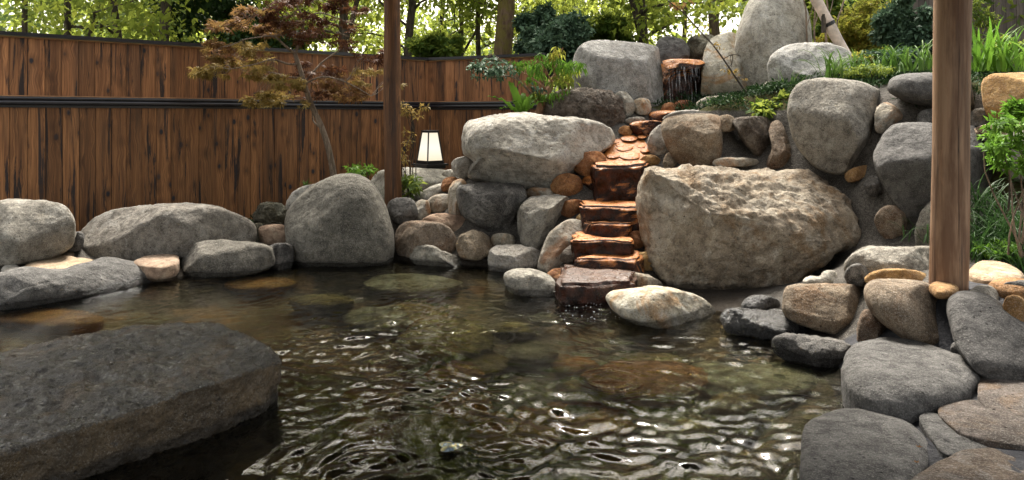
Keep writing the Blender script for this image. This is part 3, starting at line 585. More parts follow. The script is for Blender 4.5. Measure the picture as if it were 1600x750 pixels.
rock('rock', 'rounded tan stone in the mortar right of the huge brown boulder', 'warm', [(1367,345),(1378,325),(1400,321),(1419,340),(1419,366),(1400,382),(1378,370)], 4.95, .3, .1, emb=.5, crag=.2)
rock('rock', 'small rusty brown stone under the round faced boulder', 'ochre', [(1320,272),(1335,262),(1358,258),(1362,268),(1345,282),(1325,285)], 5.45, .22, .1, emb=.5, sub=4)
rock('rock', 'small dark stone between huge brown boulder and large dark one', 'dark', [(1350,290),(1358,275),(1372,278),(1380,296),(1370,308),(1355,304)], 5.2, .22, .1, emb=.5, sub=4)
rock('flat_stone', 'flat brown stone at the right edge below the ochre block', 'peach', [(1520,205),(1545,193),(1610,190),(1640,200),(1600,212),(1540,213)], 4.9, .4, .6, emb=.5, sub=4, cat='stone')
rock('rock', 'grey rock at the right edge behind the light green shrub', 'grey', [(1560,240),(1570,212),(1610,205),(1660,220),(1660,270),(1600,285),(1570,270)], 4.75, .5, .2, emb=.5)
# --- the huge brown boulder and the right bank
rock('boulder', 'huge rugged brown boulder right of the cascade steps', 'brown', [(990,305),(996,272),(1012,257),(1090,253),(1150,255),(1210,262),(1262,262),(1310,283),(1350,318),(1364,360),(1350,388),(1312,404),(1272,430),(1228,462),(1170,482),(1110,478),(1060,466),(1018,430),(1004,375),(992,335)], 5.3, 1.1, .35, p=.55, amp=.055, crag=.85, cuts=[((.15,-.6,1),.62),((-.9,-.6,.1),.72),((.1,-1,-.35),.62)], nf=5, emb=.22, sub=6, kf=.04)
rock('rock', 'long pale topped rock with dark hollows left of the right post base', 'grey', [(1318,425),(1325,402),(1350,388),(1400,385),(1450,386),(1475,400),(1465,432),(1400,442),(1345,445),(1325,442)], 4.3, .5, .4, p=.6, crag=.35, cuts=[((0,-.4,1),.7)], emb=.35)
rock('rock', 'small dark grey knob at the left end of the long pale topped rock', 'dark', [(1319,430),(1328,415),(1345,412),(1360,425),(1356,445),(1330,446)], 4.15, .3, sub=4)
rock('rock', 'orange tinted stone between the long pale rock and the brown oval one', 'ochre', [(1350,438),(1362,425),(1395,419),(1440,424),(1450,438),(1410,446),(1370,448)], 3.9, .4, .6, emb=.3, sub=4)
rock('rock', 'small heart shaped whitish stone at the foot of the huge brown boulder', 'pale', [(1253,442),(1262,432),(1280,432),(1288,423),(1305,424),(1313,438),(1300,448),(1270,448)], 4.45, .25, .6, p=.6, emb=.3, sub=4, nf=1)
rock('rock', 'squarish tan rock with a pale flat top on the right bank', 'warm', [(1223,470),(1230,447),(1262,443),(1320,443),(1354,448),(1358,490),(1348,528),(1300,524),(1250,508),(1226,492)], 4.05, .5, .45, p=.48, amp=.03, cuts=[((0,-.45,1),.66)], emb=.3)
rock('rock', 'small black wet rock above the wet ledge rock', 'wetdark', [(1158,474),(1174,462),(1206,463),(1224,478),(1205,488),(1165,486)], 4.35, .3, .5, crag=.4, sub=4)
rock('rock', 'black wet ledge rock at the waterline right of the whitish rock', 'wetdark', [(1125,492),(1140,481),(1180,484),(1215,484),(1246,500),(1270,518),(1244,532),(1190,540),(1145,532),(1128,512)], 4.12, .5, .4, p=.65, crag=.35, cuts=[((0,-.4,1),.65)], emb=.35)
rock('rock', 'wet black rock with a pale top lowest on the right waterline', 'dark', [(1206,532),(1225,522),(1272,523),(1322,533),(1348,550),(1338,578),(1290,590),(1240,582),(1212,558)], 3.68, .5, .5, p=.65, cuts=[((0,-.4,1),.68)], emb=.35)
rock('rock', 'big whitish rock with orange stains half in the water', 'cream', [(948,470),(955,455),(985,450),(1020,447),(1060,452),(1100,468),(1124,492),(1125,520),(1105,535),(1060,530),(1010,515),(970,498)], 4.45, .7, .55, p=.75, amp=.035, emb=.3, sub=6)
rock('rock', 'brown grey oval rock left of the right post base', 'warm', [(1350,455),(1364,438),(1400,436),(1445,440),(1472,456),(1484,498),(1483,526),(1465,545),(1440,546),(1400,522),(1360,487)], 3.5, .5, .5, p=.75, amp=.02, nf=1, emb=.4)
rock('rock', 'narrow tan grey stone under the left end of the brown oval rock', 'warm', [(1338,520),(1345,490),(1358,484),(1385,510),(1385,535),(1345,540)], 3.65, .35, .3, emb=.4, sub=4)
rock('boulder', 'dark slate coloured sloping boulder in front of the right post', 'bluegrey', [(1478,472),(1500,455),(1545,460),(1585,490),(1640,535),(1690,590),(1680,640),(1600,615),(1540,592),(1500,552),(1484,512)], 3.1, .5, 1.0, p=.6, amp=.03, crag=.15, cuts=[((0,-.7,.8),.6)], emb=.45, sub=6)
rock('rock', 'small grey stone in the dark mortar left of the slate boulder', 'bluegrey', [(1484,548),(1490,535),(1505,538),(1522,556),(1512,566),(1494,562)], 3.15, .15, .9, emb=.5, sub=4)
flat('flat_stone', 'round orange stone set at the foot of the right post', 'ochre', [(1452,449),(1462,444),(1485,445),(1498,452),(1488,459),(1465,459)], .40, .02, .03, sub=4)
rock('rock', 'light grey pebble right of the right post base', 'grey', [(1512,462),(1525,447),(1550,448),(1565,465),(1555,482),(1525,474)], 3.35, .25, .8, sub=4, emb=.4)
rock('rock', 'rounded orange tan stone at the right edge', 'ochre', [(1567,480),(1573,464),(1592,462),(1604,475),(1602,505),(1588,520),(1570,505)], 3.15, .22, .4, sub=4, emb=.5)
rock('rock', 'purple grey stone above the rounded orange tan stone', 'bluegrey', [(1558,458),(1568,442),(1610,438),(1640,452),(1625,468),(1580,466)], 3.4, .3, .6, sub=4, emb=.5)
flat('flat_stone', 'flat brown paving stone beyond the right post beside dark leaves', 'peach', [(1512,430),(1530,412),(1570,415),(1600,430),(1585,442),(1540,440)], .40, .03, .08, sub=4)
flat('flat_stone', 'flat orange brown stone at the right edge behind the pebbles', 'ochre', [(1545,448),(1560,440),(1600,440),(1620,452),(1590,460)], .40, .03, .08, sub=4)
flat('rock', 'large smooth grey oblong rock at the right waterline', 'bluegrey', [(1317,582),(1322,556),(1345,540),(1400,536),(1460,550),(1515,568),(1530,584),(1522,604),(1500,624),(1440,630),(1385,634),(1340,618)], .15, .06, .40, p=.42, amp=.035, cat='rock', sub=6)
flat('rock', 'large flat grey rock cut by the bottom edge near the right', 'bluegrey', [(1250,690),(1262,660),(1300,642),(1350,640),(1405,653),(1440,678),(1452,712),(1440,745),(1400,785),(1320,800),(1270,785),(1252,745)], .10, .035, .45, p=.42, amp=.03, cat='rock', sub=6)
g = 'flat paving stones on the right bank'
flat('paving_stone', 'pinkish cracked paving stone at the right edge', 'plum', [(1530,588),(1560,583),(1650,600),(1670,660),(1600,652),(1534,632)], .15, .015, .1, group=g, crag=.15)
flat('paving_stone', 'long pinkish grey paving stone below the cracked one', 'plum', [(1466,640),(1525,626),(1600,652),(1670,680),(1660,702),(1560,692),(1500,676)], .135, .015, .1, group=g, crag=.15)
flat('paving_stone', 'small grey paving stone beside the large flat grey rock', 'bluegrey', [(1436,652),(1462,645),(1500,682),(1545,700),(1480,712),(1458,690)], .12, .01, .1, group=g, crag=.1)
flat('paving_stone', 'broad brown paving stone in the bottom right corner', 'paveb', [(1400,770),(1440,738),(1500,706),(1560,700),(1630,732),(1680,790),(1500,830),(1390,810)], .12, .015, .1, group=g, crag=.15)

# --- the big slab in the left foreground (hull of hand placed points, rounded by remeshing)
def hull_slab():
    top = [(-160,600),(-60,560),(20,543),(80,530),(150,520),(200,513),(260,507),(330,502),(348,519),(398,525),(424,543),(437,565),(420,562),(370,587),(280,606),(165,640),(75,668),(0,700),(-160,760)]
    zt = [.24,.24,.25,.25,.25,.25,.25,.24,.24,.23,.22,.19,.20,.215,.215,.20,.19,.18,.17]
    bm = bmesh.new()
    for (x, y), z in zip(top, zt): bm.verts.new(G(x, y, z))
    for x, y in ((-260,640),(60,560),(250,545),(330,520),(410,560),(425,600),(418,640),(400,655),(330,690),(200,730),(0,775),(-260,840)): bm.verts.new(G(x, y, -.02))
    for x, y in ((-260,560),(60,520),(330,510),(420,600),(330,670),(200,700),(-100,800)):
        v = G(x, y, -.02); v[2] = -.5; bm.verts.new(v)
    bmesh.ops.convex_hull(bm, input=bm.verts)
    me = bpy.data.meshes.new('tmp'); bm.to_mesh(me); bm.free()
    o = bpy.data.objects.new('tmp', me); COL.objects.link(o)
    md = o.modifiers.new('r', 'REMESH'); md.mode = 'VOXEL'; md.voxel_size = .011
    ms = o.modifiers.new('s', 'SMOOTH'); ms.iterations = 3; ms.factor = .5
    dg = bpy.context.evaluated_depsgraph_get(); ev = o.evaluated_get(dg).to_mesh()
    V = np.array([v.co[:] for v in ev.vertices]); Fq = [tuple(p.vertices) for p in ev.polygons]
    nn = np.array([v.normal[:] for v in ev.vertices]); o.evaluated_get(dg).to_mesh_clear()
    bpy.data.objects.remove(o); bpy.data.meshes.remove(me)
    dd = np.empty(len(V))
    for i, v in enumerate(V):
        p = Vector(v); up = max(nn[i][2], 0)
        dd[i] = mn.fractal(p * 2.2, .8, 2.1, 4) * .013 + mn.fractal(p * 9, .6, 2.1, 5) * .014 + mn.fractal(p * 26, .6, 2.1, 3) * .004 - abs(mn.noise(Vector((p.x * 5 + p.y * 2, p.y * 9, p.z * 6)))) * .018 * up
    V = V + nn * dd[:, None]
    c = (V[:, 0].mean(), V[:, 1].mean(), V[:, 2].min())
    ob = mesh_obj('boulder', V, Fq, M['slab'], None, c)
    tag(ob, 'huge dark wet slab with a flat top in the left foreground water', 'boulder'); return ob
hull_slab()

# --- stones under the water
rs = random.Random(5)
SUBS = [(700,560,150,62,'sub_olive','widest olive stone seen under the middle of the pool'),(640,470,150,30,'sub_green','pale green stone under the water near the tall rounded boulder'),(400,470,120,24,'sub_brown','amber stone under the water below the dark left rocks'),
 (1010,620,200,60,'sub_brown','big orange brown stone under the right side of the pool'),(1200,620,190,55,'sub_green','long grey green stone under the water at the right bank'),(1150,670,90,35,'sub_olive','olive stone under the water left of the flat grey rock'),
 (80,530,170,30,'sub_brown','amber stone under the water behind the wet slab'),(850,440,130,22,'sub_olive','olive stone under the water beside the oval wet rock'),(1130,545,90,24,'sub_brown','brown stone under the water below the black ledge rock'),(500,500,100,20,'sub_olive','yellowish stone under the water right of the wet slab')]
for i, (x, y, a, b_, mt, lab) in enumerate(SUBS):
    q = [(x + a * .5 * math.cos(t) * (1 + .1 * math.sin(3 * t + i)), y + b_ * .5 * math.sin(t)) for t in np.linspace(0, 2 * math.pi, 10)[:-1]]
    z = -.18 if i not in (3, 4) else -.13
    flat('submerged_stone', lab, mt, q, z, .07, .3, p=.7, amp=.05, ctrl=False)
for i in range(64):
    x, y = rs.uniform(430, 1260), rs.uniform(440, 760); a = rs.uniform(60, 130) * (y - 180) / 450
    q = [(x + a * .5 * math.cos(t) * (1 + .15 * math.sin(2 * t + i)), y + a * .2 * math.sin(t)) for t in np.linspace(0, 2 * math.pi, 10)[:-1]]
    flat('submerged_stone', 'dim rounded stone lying under the rippled water', rs.choice(['sub_olive', 'sub_olive', 'sub_green', 'sub_brown']), q, -.34, .08, .2, p=.7, amp=.05, sub=4, ctrl=False, group='stones lying on the pool floor')

# ------------------------------------------------------------------ ground
for x, y in ((-2, 1), (-1, 3), (0, 2), (0, 4), (-1, 5.2), (.6, 3), (-2.6, 3.6), (-3, 2), (0, 0), (-2, 4.5), (.35, 4.4), (-1.4, 4.2), (0, -2), (-4, 0), (.9, 2.6), (.8, 1.5), (-.3, 5.1), (-4, 3), (1.0, 3.3), (-4, -3), (1, -3), (-.6, 5.5), (-1.8, 5.1), (.7, 3.9), (1.1, 2.1),(.7,0),(-2.2,4.9),(-3.3,4.2)): CTRL.append(np.array((x, y, -.45)))
for v in ((-6, 5, .1), (-7, 2, .2), (-7, -3, .2), (-4.73, 6.75, .02), (-3.6, 7.75, .03), (-2.6, 8.6, .03), (-1.5, 9.5, .08), (-1.1, 7.05, .38), (-1.0, 6.9, .38), (-.9, 8.6, .5), (-.2, 9.0, .6), (.3, 8.6, .9), (-2.2, 7.3, .06), (-1.75, 7.4, .1),
          (1.45, 2.6, .10), (1.9, 2.2, .11), (1.6, 1.8, .1), (1.6, .5, .1), (1.6, -2, .1), (3, 0, .2), (2.07, 3.5, .38), (2.3, 3.3, .38), (2.6, 3.7, .36), (2.9, 4.4, .38), (3.5, 4.4, .5), (3.6, 5.2, 1.35), (4.5, 6, 1.5),
          (2.5, 6.4, 1.42), (3.2, 6.5, 1.45), (1.7, 8.8, 1.5), (2.4, 8.8, 1.55), (3.5, 9, 1.6), (1.1, 8.9, 1.35), (.6, 7.9, 1.1), (1.3, 7.5, 1.2), (2.0, 7.0, 1.35), (1.9, 6.5, 1.3), (.35, 7.6, 1.0), (5, 8, 1.6), (8, 9, 1.8), (8, 4, 1.2), (7, 0, .4)): CTRL.append(np.array(v))
for a in range(14):
    t = a / 13 * math.pi * 2
    CTRL.append(np.array((40 * math.cos(t), 8 + 40 * math.sin(t), .5 if math.cos(t) < .2 else 2.5)))
    CTRL.append(np.array((14 * math.cos(t), 7 + 14 * math.sin(t), .1 if math.cos(t) < .1 else (1.7 if math.sin(t) > 0 else .5))))
    CTRL.append(np.array((220 * math.cos(t), 8 + 220 * math.sin(t), 2)))
for v in ((1300,440,4.35),(1345,532,3.55),(1480,555,3.2),(1535,605,2.98),(1400,552,3.38),(1200,472,4.5),(1130,470,4.65),(1490,472,3.38),(1440,640,2.75),(1520,625,2.78),(1455,690,2.45),(1400,440,3.95),(1550,695,2.43),(1640,650,2.6),
          (1385,300,5.15),(1345,290,5.3),(1400,180,5.5),(1370,160,5.7),(1215,180,6.25),(1165,250,6.15),(1130,258,6.1),(1440,300,5.0),(1350,400,4.7),(1300,430,4.5)): CTRL.append(P(*v))
C = np.array(CTRL)
def kern(d): return d
K = kern(np.hypot(C[:, None, 0] - C[None, :, 0], C[:, None, 1] - C[None, :, 1]))
Wt = np.linalg.solve(K - np.eye(len(C)) * .012, C[:, 2] - .4)
def ground_z(x, y):
    x = np.atleast_1d(np.asarray(x, float)); y = np.atleast_1d(np.asarray(y, float)); out = np.empty(len(x))
    for i in range(0, len(x), 20000):
        d = np.hypot(x[i:i + 20000, None] - C[None, :, 0], y[i:i + 20000, None] - C[None, :, 1]); out[i:i + 20000] = d @ Wt + .4
    return np.clip(out, -.62, 4)
def grid_lines(a, b, step, lo, hi):
    core = list(np.arange(a, b, step)); s = step; x = core[-1]; up = []
    while x < hi: s *= 1.35; x += s; up.append(x)
    s = step; x = core[0]; dn = []
    while x > lo: s *= 1.35; x -= s; dn.append(x)
    return np.array(dn[::-1] + core + up)
def sheet(xs, ys):
    X, Yy = np.meshgrid(xs, ys); nx, ny = len(xs), len(ys); I = np.arange(nx * ny).reshape(ny, nx)
    Fq = np.stack([I[:-1, :-1].ravel(), I[:-1, 1:].ravel(), I[1:, 1:].ravel(), I[1:, :-1].ravel()], 1)
    return X.ravel(), Yy.ravel(), Fq
gx, gy, Fq = sheet(grid_lines(-5, 4.6, .04, -220, 220), grid_lines(1.2, 9.6, .04, -200, 230))
gz = ground_z(gx, gy)
Vg = np.stack([gx, gy, gz], 1)
gr = mesh_obj('ground', Vg, Fq, M['ground']); tag(gr, kind='structure')
def sm(v, a, b): return np.clip((v - a) / (b - a), 0, 1)
x, y, z = Vg.T
so_ = np.maximum.reduce([sm(y, 6.6, 6.9) * sm(-x, .9, 1.2), sm(z, .5, .6) * sm(y, 7.8, 8.1) * sm(-x, -.7, -.5), sm(z, 1.2, 1.28) * sm(y, 6.0, 6.3) * sm(x, 1.35, 1.6), sm(z, 1.2, 1.26) * sm(y, 5.4, 5.7) * sm(x, 3.0, 3.2), sm(y, 4, 4.2) * sm(-z, -.95, -.85) * sm(x, 2.95, 3.1), sm(y, 9, 9.2), sm(-x, 5, 5.2), sm(x, 4.6, 4.8)])
for nm, vals in (('soil', so_), ('wet', sm(-y, -3.9, -3.6) * sm(x, .9, 1.1)), ('floor', sm(-z, .05, .09))):
    at = gr.data.attributes.new(nm, 'FLOAT', 'POINT'); at.data.foreach_set('value', vals.astype(np.float32))

# ------------------------------------------------------------------ water of the pool
def watermat():
    m, t, b = newmat('pool_water'); n = N(t); out = t.nodes['Material Output']
    P3 = n.node('ShaderNodeNewGeometry').outputs['Position']
    rf = n.node('ShaderNodeBsdfRefraction'); rf.inputs['IOR'].default_value = 1.33; rf.inputs['Roughness'].default_value = 0; rf.inputs['Color'].default_value = (.86, .83, .68, 1)
    gl = n.node('ShaderNodeBsdfGlossy'); gl.inputs['Roughness'].default_value = .015; gl.inputs['Color'].default_value = (1, 1, 1, 1)
    fr = n.node('ShaderNodeFresnel'); fr.inputs['IOR'].default_value = 1.33
    bm = n.bump(n.noise(P3, 30, 3, .5, .8), .07, .02)
    for s in (rf, gl, fr): n.link(bm, s.inputs['Normal'])
    mx = n.node('ShaderNodeMixShader'); n.link(fr.outputs[0], mx.inputs[0]); n.link(rf.outputs[0], mx.inputs[1]); n.link(gl.outputs[0], mx.inputs[2])
    n.link(mx.outputs[0], out.inputs['Surface']); t.nodes.remove(b); return m
wx, wy, Fw = sheet(grid_lines(-2.6, 2.0, .0085, -6, 3.2), grid_lines(2.15, 6.3, .0085, -4, 7.2))
wz = np.zeros(len(wx)); rw = np.random.RandomState(3)
act = np.clip(.82 - .13 * (wy - 2.2), .16, .8) * (.30 + .70 / (1 + np.exp(-(wx + 1.2) * 4)))       # livelier near the middle and front
wrpx = wx + .07 * np.sin(3.1 * wy + 1) + .035 * np.sin(7.7 * wx + 2.3 * wy) + .012 * np.sin(19 * wy - 13 * wx); wrpy = wy + .07 * np.sin(2.7 * wx) + .035 * np.sin(6.9 * wy - 3 * wx + 2) + .012 * np.sin(23 * wx + 7 * wy)
for _ in range(46):
    lam = math.exp(rw.uniform(math.log(.055), math.log(.34))); k = 2 * math.pi / lam; th = rw.uniform(0, 2 * math.pi)
    sl_ = .056 * math.exp(-(math.log(lam / .105) / .7) ** 2)
    wz += sl_ / k * np.sin(k * (wrpx * math.cos(th) + wrpy * math.sin(th)) + rw.uniform(0, 6.28))
# broken up into patches
env = .26 + 1.2 * np.clip(.5 + .5 * np.sin(1.9 * wx + 1.3 * np.sin(2.2 * wy)) * np.sin(2.6 * wy + 1.1 * np.sin(2.9 * wx) + 1), 0, 1)
wz *= act * env
for _ in range(22):
    cx, cy = rw.uniform(-1.3, 1.1), rw.uniform(2.3, 5.2); r0 = rw.uniform(.03, .16); lam = rw.uniform(.035, .06)
    r = np.hypot(wx - cx, wy - cy); wz += .0009 * np.exp(-((r - r0) / .045) ** 2) * np.cos(2 * math.pi / lam * (r - r0))
wo = mesh_obj('water', np.stack([wx, wy, wz], 1), Fw, watermat()); tag(wo, kind='structure')

# ------------------------------------------------------------------ fence
def fence(A, B, label, ztop, zmid, zbot):
    A, B = np.array(A, float), np.array(B, float); L = np.linalg.norm(B - A); rz = math.atan2(B[1] - A[1], B[0] - A[0])
    root = empty('board_fence', (A[0], A[1], zbot), rz); tag(root, label, 'fence')
    H = ztop - zbot; Hm = zmid - zbot; pw = .142; rr = random.Random(int(L * 10))
    up = MB(); lo = MB(); k = 0; x = 0
    while x < L:
        w_ = min(pw, L - x)
        if w_ > .03:
            up.box((x + w_ / 2, .03 + rr.uniform(-.0015, .0015), (H + Hm) / 2 - .01), (w_ - .004, .02, H - Hm - .03))
            lo.box((x + w_ / 2, rr.uniform(-.0015, .0015), Hm / 2 - .01), (w_ - .004, .02, Hm - .02))
        x += pw
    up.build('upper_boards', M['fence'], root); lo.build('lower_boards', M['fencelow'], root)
    bk = MB(); bk.box((L / 2, .07, H / 2), (L, .03, H - .06)); bk.build('backing', M['rooftim'], root)
    r = MB(); r.box((L / 2, .03, H + .005), (L + .02, .12, .035)); r.build('top_rail', M['rail'], root)
    r = MB(); r.box((L / 2, .012, H - .022), (L, .016, .012)); r.build('lath', M['lath'], root)
    r = MB(); r.tube([(0, -.035, Hm + .028), (L, -.035, Hm + .028)], [.019, .019], 10); r.tube([(0, -.03, Hm - .012), (L, -.03, Hm - .012)], [.024, .024], 10); r.box((L / 2, -.005, Hm - .005), (L, .034, .105)); r.build('middle_rail', M['rail'], root, smooth=False)
    r = MB(); r.box((L / 2, -.02, Hm + .052), (L, .05, .010)); r.build('lath', M['lath'], root)
    return root
dirv = np.array((.749, .662)); A0 = np.array((-4.73, 6.8)) - dirv * 2.2; B0 = np.array((-1.11, 10.0))
fence(A0, B0, 'long brown charred board fence with black rails along the left', 1.955, 1.33, -.1)
fence((-1.16, 9.985), (.42, 9.2), 'short run of brown board fence behind the lantern', 1.955, 1.33, .0)
# weathered fence at the upper right
def oldfence():
    root = empty('board_fence', (5.15, 9.6, 1.6)); tag(root, 'grey weathered board fence in the top right corner', 'fence')
    b = MB()
    for k in range(14): b.box((k * .15, .003 * (k % 2), .75), (.145, .02, 1.9))
    b.build('boards', M['oldfence'], root); b = MB(); b.box((1, .04, 1.1), (2.2, .04, .08)); b.build('rail', M['rail'], root)
oldfence()

# ------------------------------------------------------------------ pavilion over the bath
def pavilion():
    root = empty('pavilion', (.47, 5.2, .4)); tag(root, 'bathing pavilion on round log posts, only two posts in view', 'pavilion')
    def post(px0, px1, pyb, Y, r, mat, lab):
        b = P(px1, pyb, Y); t = P(px0, 0, Y); dirp = (t - b) / (t[2] - b[2]); pts = []; rad = []; rg = random.Random(int(px0))
        zs = np.linspace(-.12, 2.25, 30)
        for z in zs: pts.append(b + dirp * z + np.array((.004 * math.sin(z * 3 + px0), 0, 0))); rad.append(r * (1 + .02 * math.sin(z * 5 + px0)) * (1 - .02 * z))
        m = MB(); m.tube([p_ - np.array(root.location) for p_ in pts], rad, 28)
        o = m.build('post', M[mat], root, tuple(b - np.array(root.location)), smooth=True); o['label'] = lab
    post(612, 614, 308, 7.0, .081, 'postdark', 'dark reddish log post at the left')
    post(1490, 1481, 443, 3.5, .081, 'post', 'weathered greyish brown log post at the right')
    # roof: front eave follows the two posts; out of view, outline shaped for its shade
    a = np.array((-1.14, 6.97)); b = np.array((2.08, 3.48)); u = (b - a) / np.linalg.norm(b - a); nrm = np.array((u[1], -u[0]))
    if nrm[1] > 0: nrm = -nrm
    e0, e1 = a - u * 3.2 - nrm * EAVE, b + u * 2.2 - nrm * EAVE; f0, f1 = e0 + nrm * 7, e1 + nrm * 7
    ev = [(-1.25, 7.25), (2.75, 2.9), (2.2, .6), (-2.4, .4), (-3.5, 4.6)]; n5 = len(ev)
    V = [(x, y, 2.62) for x, y in ev] + [(x, y, 2.72) for x, y in ev] + [(-.5, 3.2, 3.7), (-.5, 3.2, 3.8)]
    V = [tuple(np.array(v) - np.array(root.location)) for v in V]
    Fr = [(i, (i + 1) % n5, n5 + (i + 1) % n5, n5 + i) for i in range(n5)] + [((i + 1) % n5, i, 2 * n5) for i in range(n5)] + [(n5 + i, n5 + (i + 1) % n5, 2 * n5 + 1) for i in range(n5)]
    mesh_obj('roof', V, Fr, M['rooftim'], root, smooth=False)
    m = MB()
    m.tube([tuple(np.array((*(a - u * .2), 2.55)) - np.array(root.location)), tuple(np.array((*(b + u * .6), 2.55)) - np.array(root.location))], [.09, .09], 14); m.build('beam', M['postdark'], root, smooth=True)
EAVE = .15
pavilion()

# ------------------------------------------------------------------ lantern
def lantern():
    Y = 8.0; b = P(672, 262, Y); root = empty('lantern', tuple(b), R(45 - 4)); tag(root, 'lit white paper garden lantern tapering upward in a black frame', 'lantern')
    s = Y / F
    hb, ht = 19.5 * s / math.sqrt(2) * 1.05, 12.2 * s / math.sqrt(2) * 1.05; z0, z1 = 9 * s, 56 * s
    m = MB(); hw = 29 * s / math.sqrt(2)
    m.box((0, 0, 5 * s), (2 * hw, 2 * hw, 3 * s)); m.box((0, 0, 1.5 * s), (1.7 * hw, 1.7 * hw, 5 * s)); m.box((0, 0, z0 - 1 * s), (2 * hb + .02, 2 * hb + .02, 3 * s)); m.build('base', M['blackmetal'], root)
    f = MB(); t = 1.3 * s
    for a in (-1, 1):
        for c in (-1, 1): f.tube([(a * hb, c * hb, z0), (a * ht, c * ht, z1)], [t, t], 4)
    for k, (h, z) in enumerate(((hb, z0 + .01), (ht, z1))):
        for a in (-1, 1): f.box((0, a * h, z), (2 * h, 2 * t, 2 * t)); f.box((a * h, 0, z), (2 * t, 2 * h - .004, 2 * t * .96))
    f.build('frame', M['blackmetal'], root)
    c = MB(); c.box((0, 0, z1 + 1.6 * s), (2 * ht + .02, 2 * ht + .02, 1.5 * s)); c.build('cap', M['blackmetal'], root)
    r = MB(); r.tube([(0, 0, z1 + s), (0, 0, z1 + 25 * s)], [.006, .004], 8); r.build('finial_rod', M['blackmetal'], root)
    pm, tt, bb = newmat('lit_paper'); n = N(tt); bb.inputs['Base Color'].default_value = (.25, .23, .19, 1)
    gz_ = n.node('ShaderNodeTexCoord').outputs['Generated']; sp = n.node('ShaderNodeSeparateXYZ'); n.link(gz_, sp.inputs[0])
    n.link(n.ramp(sp.outputs['Z'], [(0, (.92, .78, .55)), (.45, (1, .95, .82)), (1, (.95, .85, .66))]), bb.inputs['Emission Color']); bb.inputs['Emission Strength'].default_value = .31
    for k in range(4):
        a = k * math.pi / 2; q = []
        for (h, sg, z) in ((hb, -1, z0 + .012), (hb, 1, z0 + .012), (ht, 1, z1 - .006), (ht, -1, z1 - .006)):
            for off in (0, .003):
                x, y = (h - off - .001), sg * (h - t * 1.0); q.append((x * math.cos(a) - y * math.sin(a), x * math.sin(a) + y * math.cos(a), z))
        p = MB(); p.add(q, [(0, 2, 4, 6), (1, 7, 5, 3), (0, 1, 3, 2), (2, 3, 5, 4), (4, 5, 7, 6), (6, 7, 1, 0)]); p.build('paper_shade', pm, root)
lantern()

# ------------------------------------------------------------------ falling water
def fallmat():
    m, t, b = newmat('falling_water'); n = N(t); out = t.nodes['Material Output']; P3 = n.node('ShaderNodeNewGeometry').outputs['Position']
    st = n.ramp(n.noise(n.scalevec(P3, (70, 10, 3.5)), 1, 6, .7, .4), [(.54, 0.0), (.74, .5)])
    b.inputs['Base Color'].default_value = (.75, .76, .78, 1); b.inputs['Roughness'].default_value = .15
    tr = n.node('ShaderNodeBsdfTransparent'); mx = n.node('ShaderNodeMixShader'); n.link(st, mx.inputs[0]); n.link(tr.outputs[0], mx.inputs[1]); n.link(b.outputs[0], mx.inputs[2])
    n.link(mx.outputs[0], out.inputs['Surface']); return m
FM = fallmat()
def curtain(name, label, px0, px1, Y, pyt, pyb, n=60, out=.10):
    V = []; Fc = []; rows = 16
    for j in range(rows):
        v = j / (rows - 1)
        for i in range(n):
            u = i / (n - 1); yy = Y - out * math.sqrt(v) + .012 * math.sin(u * 40) + .006 * math.sin(u * 91 + v * 3)
            V.append(P(px0 + (px1 - px0) * u, pyt + (pyb - pyt) * v, yy))
    for j in range(rows - 1):
        for i in range(n - 1): a = j * n + i; Fc.append((a, a + 1, a + n + 1, a + n))
    V = np.array(V); c = (V[:, 0].mean(), V[:, 1].mean(), V[:, 2].min())
    tag(mesh_obj(name, V, Fc, FM, None, c), label, 'waterfall')
curtain('waterfall', 'thin white streaked waterfall dropping from the orange lip slab', 1042, 1093, 7.78, 104, 160)
curtain('waterfall', 'little waterfall running down the face of the tall dark block', 944, 990, 6.28, 256, 294, out=.04)

for lab, x0, x1, Y, a, b_ in (('film of water over the front of the widest rust shelf', 915, 988, 5.80, 323, 336), ('film of water over the front of the fourth step', 930, 980, 5.62, 349, 357), ('film of water over the front of the third step', 908, 975, 5.42, 376, 387), ('film of water over the front of the second step', 912, 985, 5.20, 403, 416), ('trickles running down the black lowest step into the pool', 884, 968, 4.88, 446, 466)):
    curtain('water_film', lab, x0, x1, Y, a, b_, out=.02)
# ------------------------------------------------------------------ leaves
def leaf_arrays(C, T, Nn, L, W, fold=.12, kind='ovate'):
    T = T / (np.linalg.norm(T, axis=1, keepdims=True) + 1e-9); B = np.cross(T, Nn); B /= np.linalg.norm(B, axis=1, keepdims=True) + 1e-9; Nn = np.cross(B, T)
    L = L[:, None]; W = W[:, None]; n = len(C)
    if kind == 'ovate':
        V = np.stack([C, C + T * L * .45 + B * W * .5 + Nn * L * fold, C + T * L - Nn * L * fold, C + T * L * .45 - B * W * .5 + Nn * L * fold], 1).reshape(-1, 3)
        Fc = np.arange(n * 4).reshape(n, 4); return V, Fc
    # palmate, five narrow lobes from one base
    V = [C]; Fs = []; idx = 1
    for a, s in ((-1.35, .62), (-.65, .88), (0, 1), (.65, .88), (1.35, .62)):
        D_ = T * math.cos(a) + B * math.sin(a); E = -T * math.sin(a) + B * math.cos(a)
        V += [C + D_ * L * s * .45 + E * W * .10, C + D_ * L * s - Nn * L * .15, C + D_ * L * s * .45 - E * W * .10]
        Fs.append((0, idx, idx + 1, idx + 2)); idx += 3
    V = np.stack(V, 1).reshape(-1, 3); F0 = np.array(Fs)
    Fc = (np.arange(n)[:, None, None] * 16 + F0[None]).reshape(-1, 4); return V, Fc
def rnd_unit(r, n):
    v = r.normal(size=(n, 3)); return v / np.linalg.norm(v, axis=1, keepdims=True)
